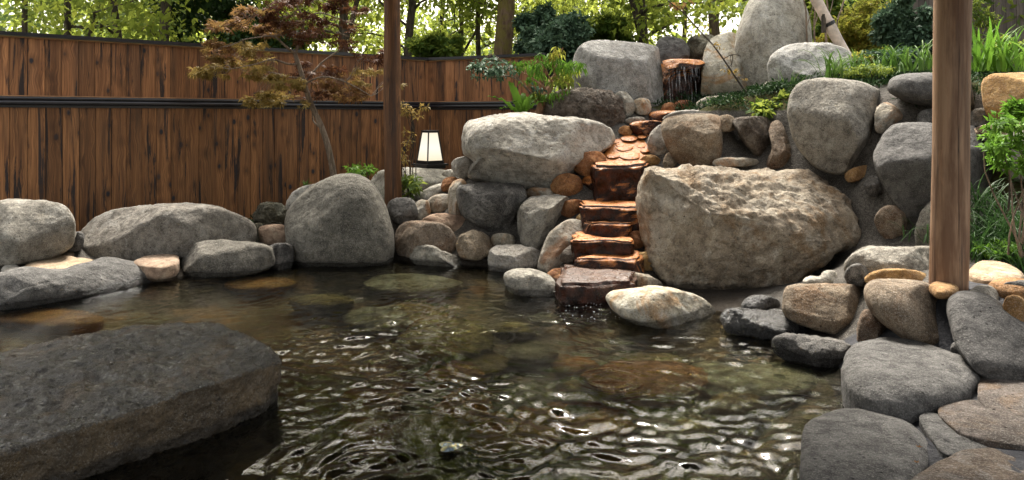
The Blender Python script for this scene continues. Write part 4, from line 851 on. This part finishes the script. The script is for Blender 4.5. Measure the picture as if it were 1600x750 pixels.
def cloud(r, clusters, n, L, kind='ovate', aspect=.5, droop=.3, flatn=1.2, shell=.5):
    """clusters: list of (centre, (rx,ry,rz)); leaves spread through each clump"""
    cs = np.array([c for c, _ in clusters]); rs_ = np.array([q for _, q in clusters]); wgt = rs_.prod(1) ** .6; k = r.choice(len(cs), n, p=wgt / wgt.sum())
    u = rnd_unit(r, n) * (r.rand(n, 1) ** (1 / 3 if shell < .5 else .45)); Cc = cs[k] + u * rs_[k]
    T = rnd_unit(r, n) + u * .6 + np.array((0, 0, -droop)); Nn = rnd_unit(r, n) + np.array((0, 0, flatn))
    Ls = L * r.uniform(.65, 1.25, n); return leaf_arrays(Cc, T, Nn, Ls, Ls * aspect * (2 if kind != 'ovate' else 1), kind=kind)
def clumps(r, c, rad, n, sub):
    out = []
    for _ in range(n):
        u = rnd_unit(r, 1)[0] * r.rand() ** .4 * r.uniform(.75, 1.4); s = r.uniform(.5, 1.4)
        out.append((np.array(c) + u * np.array(rad), np.array(sub) * s))
    return out
def branch(m, r, a, b, r0, r1, wob=.06, n=7, seg=6):
    a, b = np.array(a, float), np.array(b, float); L = np.linalg.norm(b - a); pts = []
    o1, o2 = r.normal(size=3) * wob * L, r.normal(size=3) * wob * L * .5
    for i in range(n):
        t = i / (n - 1); pts.append(a + (b - a) * t + o1 * math.sin(math.pi * t) + o2 * math.sin(2 * math.pi * t))
    m.tube([tuple(p) for p in pts], [r0 + (r1 - r0) * (i / (n - 1)) ** .8 for i in range(n)], seg, cap=False); return pts

# ------------------------------------------------------------------ trees beyond the fence
def tree(label, px0, px1, Y, wpx, lf, barkm='bark', crown=None, nleaf=5000, L=.13, seed=1, h=7.4, cz=(2.5, 7.2), crad=2.2, fork=None, bare=False, group='trees beyond the fence', name='tree', cat='tree'):
    r = np.random.RandomState(seed); s = Y / F; rad = wpx * s / 2
    bx, by = (px0 - 800) * s, Y; tx = (px1 - 800) * s; gz0 = float(ground_z(bx, by)[0]) - .05
    ztop = CH + HZ * s        # level seen at the top edge of the picture
    root = empty(name, (bx, by, gz0)); tag(root, label, cat, group)
    off = np.array((bx, by, gz0)); m = MB()
    lean = (tx - bx) / max(ztop - gz0, .5) ; zs = np.linspace(0, h - gz0, 16); pts = []; ra = []
    ph = r.uniform(0, 6)
    for z in zs: pts.append((lean * z + .05 * math.sin(z * 1.7 + ph), .04 * math.sin(z * 1.3 + ph), z)); ra.append(rad * (1.25 - .25 * min(z, 1)) * (1 - .62 * (z / (h - gz0)) ** 1.3))
    m.tube(pts, ra, 10)
    cl = []
    for i in range(11):
        z = r.uniform(cz[0] - gz0 - .5, h - gz0 - .3); a = r.uniform(0, 6.28); q = crad * r.uniform(.45, 1.0)
        p0 = (lean * z, 0, z); p1 = (lean * z + q * math.cos(a), q * math.sin(a), z + q * r.uniform(-.05, .6))
        pp = branch(m, r, p0, p1, rad * .32, rad * .06, .1)
        for t in (3, 5, 6):
            c = pp[t] + r.normal(size=3) * .15; cl.append((c, np.array((.62, .62, .24)) * crad / 2.2 * r.uniform(.7, 1.25)))
    if fork: 
        for (fx, fz0) in fork: branch(m, r, (lean * fz0, 0, fz0), (lean * fz0 + fx, .3, h - gz0 - 1), rad * .6, rad * .2, .05, 9, 8)
    m.build('trunk', M[barkm], root, smooth=True)
    if not bare:
        cl += clumps(r, (lean * 3, 0, (cz[0] + cz[1]) / 2 - gz0), (crad, crad, (cz[1] - cz[0]) / 2), 14, (.55, .55, .2))
        V, Fc = cloud(r, cl, nleaf, L, aspect=.55); mesh_obj('crown', V, Fc, M[lf], root, smooth=False)
tree('slim tree with light yellow green leaves at the far left', 60, 40, 13, 10, 'lf_yel', seed=11, nleaf=4500)
tree('slim curved tree above the left fence, left of the rough barked ones', 125, 108, 12.5, 12, 'lf_mid', seed=12, nleaf=4200, fork=[(.8, 1.5)])
tree('leaning rough barked tree above the left fence', 192, 176, 11.5, 14, 'lf_yel', seed=13, nleaf=4200)
tree('straight rough barked tree above the left fence', 246, 254, 11, 19, 'lf_yel', seed=14, nleaf=3500, L=.12)
tree('dense dark green tree above the fence behind the red maple', 350, 355, 12.5, 16, 'lf_dark', seed=15, nleaf=15000, cz=(1.9, 6), crad=1.25, L=.11)
tree('dark trunked tree behind the maple crown', 545, 540, 12, 16, 'lf_yel', seed=16, nleaf=4200, fork=[(.9, 2.2)])
tree('tree with a slightly leaning trunk just right of the left post', 636, 645, 12.5, 15, 'lf_yel', seed=17, nleaf=4200)
tree('slim trunk tree between left post and the mossy cedar', 722, 716, 14, 8, 'lf_mid', seed=18, nleaf=3600, fork=[(.5, 1.6)])
tree('second slim trunk beside the mossy cedar', 742, 752, 13.5, 9, 'lf_yel', seed=19, nleaf=3600)
tree('thick cedar trunk with yellow moss above the fence corner', 786, 787, 12, 32, 'lf_dark', barkm='barkred', seed=20, nleaf=2500, cz=(4, 7))
tree('dark forked tree behind the flat faced slab', 1003, 1000, 11.5, 19, 'lf_yel', seed=21, nleaf=4200, fork=[(-.9, 1.2), (.8, 2.4)])
tree('straight reddish cedar trunk above the waterfall', 1117, 1117, 12.5, 18, 'lf_mid', barkm='barkbrown', seed=22, nleaf=3800)
tree('grey trunk behind the evergreen shrubs left of the right post', 1437, 1442, 10.5, 15, 'lf_mid', seed=23, nleaf=4000, barkm='barkpale')
tree('dark slanting tree behind the leaning pale pole', 1372, 1350, 12, 12, 'lf_dark', seed=24, nleaf=5000, cz=(2.4, 6))
tree('distant pale green tree between the waterfall and the egg boulder', 1060, 1070, 17, 8, 'lf_yel', seed=25, nleaf=5000, crad=3)
tree('distant yellow green tree behind the slim trunks', 690, 690, 17, 9, 'lf_yel', seed=26, nleaf=6000, crad=3, cz=(1.8, 7))
tree('distant yellow green tree left of the dense dark tree', 300, 290, 17, 9, 'lf_yel', seed=27, nleaf=5500, crad=2.6, cz=(1.8, 7))
tree('distant tree behind the dark evergreen bush', 880, 880, 17, 9, 'lf_yel', seed=28, nleaf=5000, crad=3)
tree('distant tree directly behind the leaning rust maple trunk', 470, 470, 17, 9, 'lf_mid', seed=29, nleaf=7000, crad=2.8, cz=(1.6, 7))
tree('distant tree at the far right beyond the garden', 1400, 1400, 16, 9, 'lf_mid', seed=30, nleaf=7000, crad=3, cz=(1.8, 7))
# far woods as one mass
r = np.random.RandomState(99)
cl = []
for i in range(330):
    a = r.uniform(-1.05, 1.05); q = r.uniform(24, 38); x, y = q * math.sin(a), q * math.cos(a)
    zt = 6.4 + 1.6 * math.sin(a * 9) + (1.2 if a > .3 else 0); cl.append(((x, y, r.uniform(.5, zt)), (1.7, 1.7, .8)))
V, Fc = cloud(r, cl, 75000, .32, aspect=.6)
tag(mesh_obj('far_woods', V, Fc, M['lf_mid'], smooth=False), kind='stuff')

# ------------------------------------------------------------------ bushes and plants
def bush(name, label, cat, px, py, Y, rpx, rpy, lf, n, L, seed, depth=None, barkm='bark', stems=6, sub=.35, aspect=.5, baseY=None, group=None, kind='ovate', nc=16, foot=None):
    r = np.random.RandomState(seed); s = Y / F; c = P(px, py, Y); rx, rz = rpx * s, rpy * s; ry = depth or rx * .8
    gz0 = float(ground_z(c[0], c[1])[0]) if foot is None else CH - (foot - HZ) * s
    base = np.array((c[0], c[1], min(gz0, c[2] - rz * .4))); root = empty(name, tuple(base)); tag(root, label, cat, group)
    cl = clumps(r, c - base, (rx * .85, ry * .85, rz * .85), int(nc * 1.5), (rx * sub * .7, ry * sub * .7, rz * sub * .5)); m = MB()
    for i in range(stems):
        e = cl[i % len(cl)][0]; branch(m, r, (r.uniform(-.04, .04), r.uniform(-.04, .04), 0), e, max(.006, rx * .02), .003, .08)
    m.build('stem', M[barkm], root, smooth=True)
    V, Fc = cloud(r, cl, n, L, aspect=aspect, kind=kind); mesh_obj('foliage', V, Fc, M[lf], root, smooth=False)
    return root
bush('evergreen_bush', 'large dark evergreen bush left of the flat faced slab', 'bush', 875, 75, 9.6, 58, 62, 'lf_blue', 8500, .085, 40, nc=34, aspect=.6)
bush('evergreen_bush', 'dark blue green bush behind the short fence end', 'bush', 850, 50, 11, 45, 40, 'lf_blue', 6000, .10, 41, nc=26)
bush('evergreen_bush', 'dark bush behind the flat slab, right of the large evergreen bush', 'bush', 945, 45, 11.5, 45, 35, 'lf_mid', 3500, .10, 42)
bush('evergreen_bush', 'green bush just over the fence corner', 'bush', 690, 75, 11, 50, 24, 'lf_mid', 4500, .10, 43)
bush('evergreen_bush', 'low green bush peeping over the left fence', 'bush', 430, 60, 12, 70, 30, 'lf_mid', 4500, .11, 44)
bush('autumn_bush', 'yellow and orange autumn bush behind the leaning pole', 'bush', 1350, 55, 9.2, 60, 55, 'lf_autumn', 8000, .06, 45, nc=30)
bush('evergreen_bush', 'glossy blue green shrub left of the right post', 'bush', 1415, 45, 8.2, 52, 60, 'lf_blue', 6500, .075, 46, nc=30)
bush('evergreen_bush', 'dark shrub low behind the glossy one', 'bush', 1440, 90, 8.8, 50, 30, 'lf_dark', 5000, .06, 47, nc=24)
bush('evergreen_bush', 'green bush in the gap between pole and autumn bush', 'bush', 1300, 30, 10, 40, 40, 'lf_mid', 4500, .08, 48)
bush('evergreen_bush', 'olive bush behind the egg boulder on its right', 'bush', 1265, 20, 11.5, 45, 40, 'lf_yel', 3500, .09, 49)
bush('flowering_bush', 'pale green bush under the weathered fence in the top right', 'bush', 1570, 85, 7.4, 45, 28, 'lf_mid', 3500, .04, 50)
bush('evergreen_bush', 'tall thin bush rising right of the right post', 'bush', 1530, 40, 8.5, 26, 45, 'lf_mid', 700, .05, 51)
bush('leafy_plant', 'light green pinnate shrub reaching in at the right edge', 'shrub', 1590, 225, 3.9, 58, 50, 'lf_bright', 900, .05, 52, aspect=.42, sub=.38, nc=15, foot=400, stems=9, barkm='barkpale')
bush('leafy_plant', 'light green sprig at the right edge under the ochre block', 'shrub', 1590, 172, 4.0, 22, 14, 'lf_bright', 260, .05, 53, aspect=.42, foot=330, nc=6, stems=3)
bush('leafy_plant', 'bright low leaves between the small stack and round faced boulder', 'plant', 1165, 168, 6.8, 38, 12, 'lf_bright', 1600, .05, 54, depth=.25, foot=182, aspect=.35, nc=22)
bush('leafy_plant', 'dark green low leaves left of the round faced boulder top', 'plant', 1222, 165, 6.6, 20, 20, 'lf_mid', 700, .08, 55, depth=.2, foot=185, aspect=.8, nc=12)
bush('leafy_plant', 'small bamboo like plant at the foot of the left post', 'plant', 640, 288, 7.1, 19, 18, 'lf_mid', 260, .085, 56, depth=.12, foot=308, aspect=.25, nc=10)
bush('leafy_plant', 'green weedy plant between the maple trunk and the tall boulder', 'plant', 560, 266, 7.4, 30, 10, 'lf_bright', 300, .06, 57, depth=.15, foot=300, aspect=.3, nc=9)
bush('leafy_plant', 'wispy olive twigs rising right behind the left post', 'plant', 628, 235, 7.3, 20, 34, 'lf_olive', 150, .05, 58, depth=.15, foot=310, aspect=.28, nc=12, sub=.25, stems=9)
bush('leafy_plant', 'wispy twigs hanging beside the left post under the middle rail', 'plant', 645, 172, 7.4, 30, 12, 'lf_olive', 160, .06, 59, depth=.12, foot=300, aspect=.25, nc=7, stems=4)
bush('leafy_plant', 'soft green leaves behind the long smooth rock on the wall', 'plant', 1360, 112, 6.3, 40, 9, 'lf_mid', 1600, .035, 60, depth=.3, foot=125, aspect=.3)
bush('leafy_plant', 'feathery light green leaves low at the right edge', 'plant', 1570, 392, 4.1, 30, 18, 'lf_bright', 700, .035, 61, depth=.15, foot=425, aspect=.4, nc=14)

bush('leafy_plant', 'broad dull green leaves on the slope left of the round faced boulder', 'plant', 1195, 172, 6.5, 34, 12, 'lf_mid', 500, .075, 71, depth=.2, foot=190, aspect=.6, nc=14)
bush('leafy_plant', 'ferny green plant behind the thin curved sapling foot', 'plant', 1140, 160, 7.0, 30, 9, 'lf_bright', 900, .045, 72, depth=.2, foot=178, aspect=.3, nc=16)
bush('leafy_plant', 'leafy evergreen sprigs behind the striped grass on the wall', 'plant', 1395, 92, 6.9, 42, 16, 'lf_blue', 1300, .06, 73, depth=.3, foot=118, aspect=.5, nc=18)
bush('leafy_plant', 'yellow green low shrub between the grass clumps and autumn bush', 'plant', 1345, 95, 7.1, 36, 13, 'lf_autumn', 1300, .045, 74, depth=.3, foot=118, aspect=.5, nc=18)
def blades(name, label, px, py, Y, n, L, W, mat, seed, spread=.06, up=.55, droop=.55, group=None, cat='plant', lean=(0, 0)):
    r = np.random.RandomState(seed); base = P(px, py, Y); V = []; Fc = []; sg = 6
    for i in range(n):
        a = r.uniform(0, 6.28); l = L * r.uniform(.55, 1.15); w_ = W * r.uniform(.7, 1.2); el = math.radians(r.uniform(25, 88)) * up + math.radians(90) * (1 - up) * r.uniform(.6, 1)
        d2 = np.array((math.cos(a), math.sin(a), 0)) + np.array((lean[0], lean[1], 0)); p = np.array((r.normal() * spread, r.normal() * spread, 0)); side = np.array((-math.sin(a), math.cos(a), 0)); b0 = len(V)
        for k in range(sg + 1):
            t = k / sg; ww = w_ * (1 - t) ** .6 * (.5 + .5 * min(1, t * 5)) + .0006; fold = np.array((0, 0, ww * .3))
            V += [p - side * ww / 2 + fold, p, p + side * ww / 2 + fold]
            p = p + (d2 * math.cos(el) + np.array((0, 0, math.sin(el)))) * l / sg; el -= droop * r.uniform(.5, 1.2) * t * 1.6
        for k in range(sg): q = b0 + 3 * k; Fc += [(q, q + 1, q + 4, q + 3), (q + 1, q + 2, q + 5, q + 4)]
    o = mesh_obj(name, np.array(V), np.array(Fc), M[mat]); o.location = tuple(base); tag(o, label, cat, group); return o
blades('grass_clump', 'broad arching striped leaves above the round faced boulder', 1300, 122, 6.4, 34, .34, .022, 'blade', 1, .05)
blades('grass_clump', 'grassy clump between the round faced boulder and the long smooth rock', 1365, 118, 6.3, 40, .26, .016, 'blade', 2, .09)
blades('grass_clump', 'striped grass clump above the long smooth rock', 1410, 112, 6.2, 34, .34, .022, 'blade', 3, .08)
blades('grass_clump', 'grass clump close left of the right post', 1450, 110, 6.2, 34, .34, .022, 'blade', 4, .08)
blades('grass_clump', 'short grass beside the dark hollow boulder', 1335, 115, 6.6, 36, .26, .016, 'blade', 5, .08)
blades('strap_plant', 'tall bright strap leaved plant right of the right post', 1545, 112, 5.9, 40, .44, .034, 'lf_bright', 6, .06, up=.35, droop=.3)
blades('strap_plant', 'second bright strap leaved plant at the top right edge', 1592, 112, 5.7, 34, .38, .032, 'lf_bright', 7, .06, up=.4, droop=.4)
blades('strap_plant', 'yellowing strap leaves directly right of the post top', 1528, 112, 6.1, 26, .36, .022, 'blade', 8, .05, up=.4)
for i, (x, y, Y, n_, L, lab) in enumerate(((1540, 415, 4.35, 130, .42, 'large dark mondo grass clump right of the right post'), (1585, 400, 4.2, 120, .42, 'dark mondo grass clump cut by the right edge'), (1560, 370, 4.5, 110, .40, 'dark mondo grass behind the large clump'), (1600, 430, 4.0, 90, .34, 'low dark mondo grass beside the flat brown paving stone'), (1418, 376, 4.6, 9, .20, 'tiny grass tuft left of the right post'), (1530, 330, 4.6, 40, .32, 'small dark grass tuft high behind the mondo grass'))):
    blades('mondo_grass', lab, x, y, Y, n_, L, .011, 'bladed', 20 + i, .07, up=.6, droop=.5)
blades('grass_clump', 'thin spiky grass beside the bright low leaves', 1195, 176, 6.7, 60, .20, .007, 'blade', 30, .05)
blades('grass_clump', 'long pale grass blades hanging over the dark hollow', 1232, 150, 6.7, 16, .30, .012, 'blade', 31, .03, up=.6)
blades('grass_clump', 'small fern tuft left of the tall rounded boulder top', 478, 292, 7.0, 14, .10, .012, 'blade', 32, .02)

def broadfern():
    base = P(815, 182, 7.25); root = empty('broad_leaf_fern', tuple(base)); tag(root, 'bright green fern with broad upright wavy leaves behind the whitish boulder', 'fern')
    r = np.random.RandomState(7)
    for k, (tx, ty, w_, dy) in enumerate(((795, 126, .085, 0), (762, 150, .05, -.1), (818, 145, .075, .1), (832, 148, .06, -.05), (842, 152, .05, .1), (800, 158, .06, -.1), (780, 170, .05, .05), (856, 158, .04, 0))):
        t_ = P(tx, ty, 7.25 + dy) - base; V = []; Fc = []; sg = 12; sd = np.array((.9, -.45, 0)); sd = sd / np.linalg.norm(sd)
        for j in range(sg + 1):
            u = j / sg; c = t_ * u + np.array((0, 0, .05)) * math.sin(math.pi * u) + np.array((0, -.06, 0)) * math.sin(math.pi * u); ww = w_ * (math.sin(math.pi * min(1, u * .92 + .08)) ** .7) * (1 + .14 * math.sin(u * 38)) + .002
            V += [c - sd * ww / 2 + np.array((0, -.02, .012 * math.sin(u * 30))), c, c + sd * ww / 2 + np.array((0, -.02, .012 * math.cos(u * 30)))]
        for j in range(sg): q = 3 * j; Fc += [(q, q + 1, q + 4, q + 3), (q + 1, q + 2, q + 5, q + 4)]
        mesh_obj('leaf', np.array(V), np.array(Fc), M['lf_bright'], root)
broadfern()

def pathtree(name, label, cat, Y, paths, sprays, mats, barkm, seed, L, kind, per=90, dscale=.5, asp=.5, drp=.5):
    """paths: list of [(px,py,dY)...], r0, r1 in pixels; sprays: (px,py,hw,hh,matkey,n)"""
    r = np.random.RandomState(seed); x0, y0, _ = paths[0][0][0]; base = P(x0, y0, Y); root = empty(name, tuple(base)); tag(root, label, cat)
    m = MB(); s = Y / F
    for pts, r0, r1 in paths:
        Q = []
        pp = [P(x, y, Y + d) - base for x, y, d in pts]
        for i in range(len(pp) - 1):
            p0, p1, p2, p3 = pp[max(i - 1, 0)], pp[i], pp[i + 1], pp[min(i + 2, len(pp) - 1)]
            for t in np.linspace(0, 1, 5)[:-1 if i < len(pp) - 2 else None]: Q.append(.5 * (2 * p1 + (-p0 + p2) * t + (2 * p0 - 5 * p1 + 4 * p2 - p3) * t * t + (-p0 + 3 * p1 - 3 * p2 + p3) * t ** 3))
        k = len(Q); m.tube([tuple(q) for q in Q], [(r0 + (r1 - r0) * i / (k - 1)) * s for i in range(k)], 9)
    groups = {}
    for (x, y, hw, hh, mk, n) in sprays:
        d = r.uniform(-.35, .35) * dscale; c = P(x, y, Y + d) - base; groups.setdefault(mk, []).append((c, np.array((hw * s, hw * s * .55, hh * s)), n))
        near = min((np.array(P(q[0], q[1], Y + q[2]) - base) for pts, a, b in paths for q in pts[1:]), key=lambda v: np.linalg.norm(v - c))
        for _ in range(3):
            e = c + r.uniform(-1, 1, 3) * np.array((hw * s * .7, hw * s * .35, hh * s * .5)); branch(m, r, near, e, .0045, .0015, .08, 6, 5)
    m.build('trunk', M[barkm], root, smooth=True)
    for mk, lst in groups.items():
        VV = []; FF = []; b = 0
        for c, rad, n in lst:
            V, Fc = cloud(r, [(c + r.uniform(-1, 1, 3) * rad * np.array((1.15, 1.3, 1.0)), rad * np.array((.5, .6, .26))) for _ in range(9)], int(n * (.60 if kind == 'palm' else .8)), L, kind=kind, aspect=asp, droop=drp, flatn=1.8); VV.append(V); FF.append(Fc + b); b += len(V)
        mesh_obj('foliage', np.concatenate(VV), np.concatenate(FF), M[mk], root, smooth=False)
pathtree('maple_tree', 'slender Japanese maple with reddish brown feathery leaves in front of the fence', 'maple tree', 7.6,
 [([(527,330,0),(522,280,0),(515,240,0),(503,200,0),(484,158,0),(474,125,0),(466,100,0),(461,84,0)], 5.5, 3.2),
  ([(461,84,0),(470,60,.1),(474,30,.2),(462,5,.2),(455,-40,.3)], 2.6, 1.2), ([(461,84,0),(446,72,-.1),(428,57,-.2),(405,58,-.3),(380,62,-.3)], 2.2, .8),
  ([(466,100,0),(450,100,-.1),(425,93,-.2),(400,100,-.3),(360,108,-.4)], 2, .6), ([(474,122,0),(450,120,.1),(425,113,.2),(404,112,.3)], 1.6, .5),
  ([(476,128,0),(490,112,.1),(505,96,.2),(530,78,.3),(550,60,.3)], 2, .8), ([(478,130,0),(505,120,-.1),(540,128,-.2),(580,150,-.3)], 1.8, .6), ([(503,200,0),(490,190,.05),(488,172,.08),(484,158,0)], 1.6, 1.2),
  ([(474,30,.2),(500,20,.3),(530,30,.4),(560,40,.4)], 1.6, .6), ([(462,5,.2),(430,10,.1),(400,20,0)], 1.5, .6)],
 [(345,42,26,9,'lf_red',150),(390,38,34,12,'lf_red',230),(430,50,30,14,'lf_red',200),(345,72,28,8,'lf_red',170),(395,75,30,9,'lf_olive',150),(330,112,28,7,'lf_olive',190),(375,98,34,10,'lf_olive',240),(345,90,20,6,'lf_red',90),(420,115,30,9,'lf_olive',170),
  (410,150,30,11,'lf_olive',200),(445,138,28,12,'lf_olive',220),(450,160,26,6,'lf_olive',90),(400,165,14,5,'lf_olive',40),(500,110,34,12,'lf_maroon',200),(540,128,36,14,'lf_red',280),(560,150,30,9,'lf_red',160),(590,120,30,18,'lf_olive',150),(515,145,34,8,'lf_maroon',140),(580,90,28,12,'lf_maroon',130),
  (480,20,44,24,'lf_maroon',330),(520,35,38,22,'lf_maroon',280),(440,10,40,16,'lf_maroon',200),(500,62,34,14,'lf_maroon',230),(455,30,30,14,'lf_maroon',220),(400,14,30,9,'lf_red',120),(545,8,26,12,'lf_maroon',150),(480,-30,60,24,'lf_maroon',320)],
 None, 'barkpale', 3, .07, 'palm')
pathtree('twisted_shrub', 'twisted orange barked shrub with drooping yellow green leaves behind the whitish boulder', 'shrub', 7.3,
 [([(838,190,0),(846,165,0),(856,145,0),(862,128,.05),(869,115,.05),(864,100,.05),(862,88,0)], 7, 2.5), ([(856,145,0),(845,132,-.1),(825,118,-.15),(815,112,-.2)], 2.2, .8), ([(862,128,0),(880,120,.1),(893,112,.15)], 2, .7), ([(864,100,.05),(874,86,.1),(880,74,.1)], 1.8, .7),
  ([(850,155,0),(835,130,.1),(820,112,.1)], 1.6, .6), ([(862,128,0),(850,105,-.1),(840,95,-.1)], 1.5, .6), ([(848,160,0),(875,150,-.1),(890,135,-.1)], 1.5, .6)],
 [(818,98,14,7,'lf_bright',110),(835,104,14,8,'lf_bright',100),(860,90,16,9,'lf_bright',110),(880,98,14,8,'lf_bright',110),(890,115,14,9,'lf_yel',110),(878,125,14,8,'lf_yel',90),(845,118,14,7,'lf_bright',60),(870,80,10,8,'lf_autumn',50),(870,148,16,10,'lf_bright',90),(840,150,12,8,'lf_mid',70),(900,100,10,6,'lf_bright',50),(826,122,10,5,'lf_bright',40)],
 None, 'barkor', 4, .085, 'ovate', asp=.24, drp=1.6)
pathtree('leafy_shrub', 'blue green leaved branch reaching left over the fern', 'shrub', 7.35,
 [([(846,172,.05),(830,148,0),(815,130,0),(800,120,0),(780,119,-.05),(760,118,-.1),(742,106,-.1)], 2.2, .8), ([(815,130,0),(795,105,0),(780,92,0),(770,84,0)], 1.2, .6)],
 [(746,104,10,6,'lf_blue',70),(760,112,14,8,'lf_blue',120),(776,115,14,7,'lf_blue',110),(790,108,12,7,'lf_blue',80),(800,104,9,6,'lf_blue',50),(755,98,9,4,'lf_blue',40),(775,95,8,5,'lf_blue',30),(842,138,9,5,'lf_blue',30)],
 None, 'barkpale', 5, .06, 'ovate')
pathtree('sapling', 'thin curved reddish sapling bending over the pale standing slab', 'sapling', 6.9,
 [([(1176,165,0),(1168,148,0),(1150,122,0),(1130,92,0),(1112,68,0),(1090,45,0),(1068,20,0),(1045,2,0),(1030,-20,0)], 1.6, .8), ([(1130,92,0),(1145,85,.05),(1158,88,.05)], .8, .4)],
 [(1140,105,10,6,'lf_olive',16),(1158,120,8,5,'lf_olive',10),(1090,40,16,8,'lf_autumn',26),(1060,10,20,8,'lf_red',40),(1120,70,10,6,'lf_olive',10)], None, 'bark', 6, .05, 'ovate')
for i, (x0, x1, Y, yb, w_, lab) in enumerate(((1262, 1252, 7.9, 80, 1.6, 'thin bare stem right against the egg boulder'), (1274, 1268, 7.8, 80, 1.5, 'thin bare stem crossing the pale leaning pole'), (1292, 1290, 7.8, 78, 1.9, 'thicker bare stem tied to the pale leaning pole'), (1310, 1322, 7.9, 70, 1.4, 'thin grey stem right of the leaning pole'))):
    pathtree('bare_stem', lab, 'stem', Y, [([(x0, yb, 0), (x0 - 2, yb - 35, .02), ((x0 + x1) / 2 + 2, yb - 65, 0), (x1, yb - 95, 0)], w_, w_ * .6), ([(x0 - 1, yb - 40, 0), (x0 + 8, yb - 70, .05), (x0 + 12, yb - 95, .05)], w_ * .5, .3)], [(x1 + 4, yb - 90, 14, 8, 'lf_olive', 18)], None, 'barkpale', 60 + i, .05, 'ovate')
def pole():
    a, b = P(1318, 80, 7.6), P(1262, -25, 7.6); m = MB(); u = b - a
    root = empty('leaning_pole', tuple(a)); tag(root, 'pale peeled wooden pole leaning left behind the white topped boulder', 'pole')
    pts = [tuple(u * t) for t in np.linspace(-.1, 1, 9)]; m.tube(pts, [.058 - .002 * (i % 3) for i in range(9)], 14); m.build('shaft', M['bamboo'], root, smooth=True)
    t = MB(); c = u * .40
    for k in range(4): q = u * (.385 + .012 * k); t.tube([tuple(q), tuple(q + u * .010)], [.064, .064], 12)
    t.build('binding', M['blackmetal'], root)
    t = MB(); t.tube([(c[0] - .07, c[1] - .03, c[2] - .09), (c[0] - .07, c[1] - .03, c[2] + .10)], [.024, .024], 8); t.build('clamp', M['bark'], root)
pole()
# low growth over the garden bed
r = np.random.RandomState(77); cl = []
for _ in range(420):
    x, y = r.uniform(1.5, 5.0), r.uniform(5.9, 9.0)
    if x > 3.0: y = r.uniform(5.5, 9)
    z = float(ground_z(x, y)[0])
    if z > 1.22: cl.append(((x, y, z + .03), (.13, .13, .04)))
V, Fc = cloud(r, cl, 20000, .045, aspect=.35, droop=-.4)
tag(mesh_obj('ground_cover', V, Fc, M['lf_dark'], smooth=False), kind='stuff')
cl = []
for _ in range(200):
    x, y = r.uniform(-4.6, -1.2), r.uniform(6.9, 9.5)
    if y < 6.8 + (x + 4.73) * .884 - .12: cl.append(((x, y, float(ground_z(x, y)[0]) + .02), (.12, .12, .03)))
if cl:
    V, Fc = cloud(r, cl, 3000, .04, aspect=.4, droop=-.3); tag(mesh_obj('ground_cover', V, Fc, M['lf_dark'], smooth=False), kind='stuff')
# fallen leaves on the stones of the right bank
def fallen(label, x, y, z, s, a, mt='lf_red'):
    c = G(x, y, z); V = [(math.cos(t) * s * (1 if k % 2 else .45), math.sin(t) * s * (.8 if k % 2 else .4), .004 + .003 * (k % 2)) for k, t in enumerate(np.linspace(a, a + 6.283, 11)[:-1])]
    V = V + [(0, 0, .0015)]; o = mesh_obj('fallen_leaf', V, [(i, (i + 1) % 10, 10) for i in range(10)], M[mt], smooth=False); o.location = tuple(c); tag(o, label, 'leaf')
fallen('tiny red fallen leaf on the right rim of the large flat grey rock', 1436, 700, .17, .012, .3)
fallen('second tiny red fallen leaf nearer the bottom edge', 1432, 724, .165, .011, 1.1)
rf = np.random.RandomState(8); fb = MB()
for _ in range(60):
    x, y = rf.normal(925, 30), rf.uniform(468, 500); c = G(x, y, .004); s = rf.uniform(.0015, .004)
    fb.add([(c[0] + s, c[1], c[2]), (c[0], c[1] + s, c[2]), (c[0] - s, c[1], c[2]), (c[0], c[1] - s, c[2]), (c[0], c[1], c[2] + s * .8), (c[0], c[1], c[2] - s)], [(0, 1, 4), (1, 2, 4), (2, 3, 4), (3, 0, 4), (1, 0, 5), (2, 1, 5), (3, 2, 5), (0, 3, 5)])
tag(fb.build('foam_bubbles', plain('foam', (.7, .7, .7), .2), smooth=True), kind='stuff')
# thin film floating on the pool
def film():
    m, t, b = newmat('iridescent_film'); n = N(t); P3 = n.node('ShaderNodeNewGeometry').outputs['Position']
    n.link(n.ramp(n.noise(P3, 40, 3, .6, 1), [(.3, (.25, .5, .45)), (.42, (.6, .5, .2)), (.55, (.15, .2, .25)), (.68, (.6, .7, .75))]), b.inputs['Base Color']); b.inputs['Roughness'].default_value = .1; b.inputs['Metallic'].default_value = .4
    c = G(703, 697, .016); V = []; nn = 28
    for rr_, z in ((.035, .0), (.025, .006)):
        for k in range(nn):
            a = k / nn * 6.283; q = rr_ * (1 + .18 * math.sin(3 * a + 1) + .08 * math.sin(5 * a)); V.append((q * math.cos(a) * 1.15, q * math.sin(a) * 1.2, z))
    V.append((0, 0, .008)); Fc = [(k, (k + 1) % nn, nn + (k + 1) % nn, nn + k) for k in range(nn)] + [(nn + k, nn + (k + 1) % nn, 2 * nn) for k in range(nn)]
    o = mesh_obj('floating_bubble', V, Fc, m); o.location = tuple(c); tag(o, 'small iridescent bubble patch floating near the bottom of the pool', 'bubble')
film()
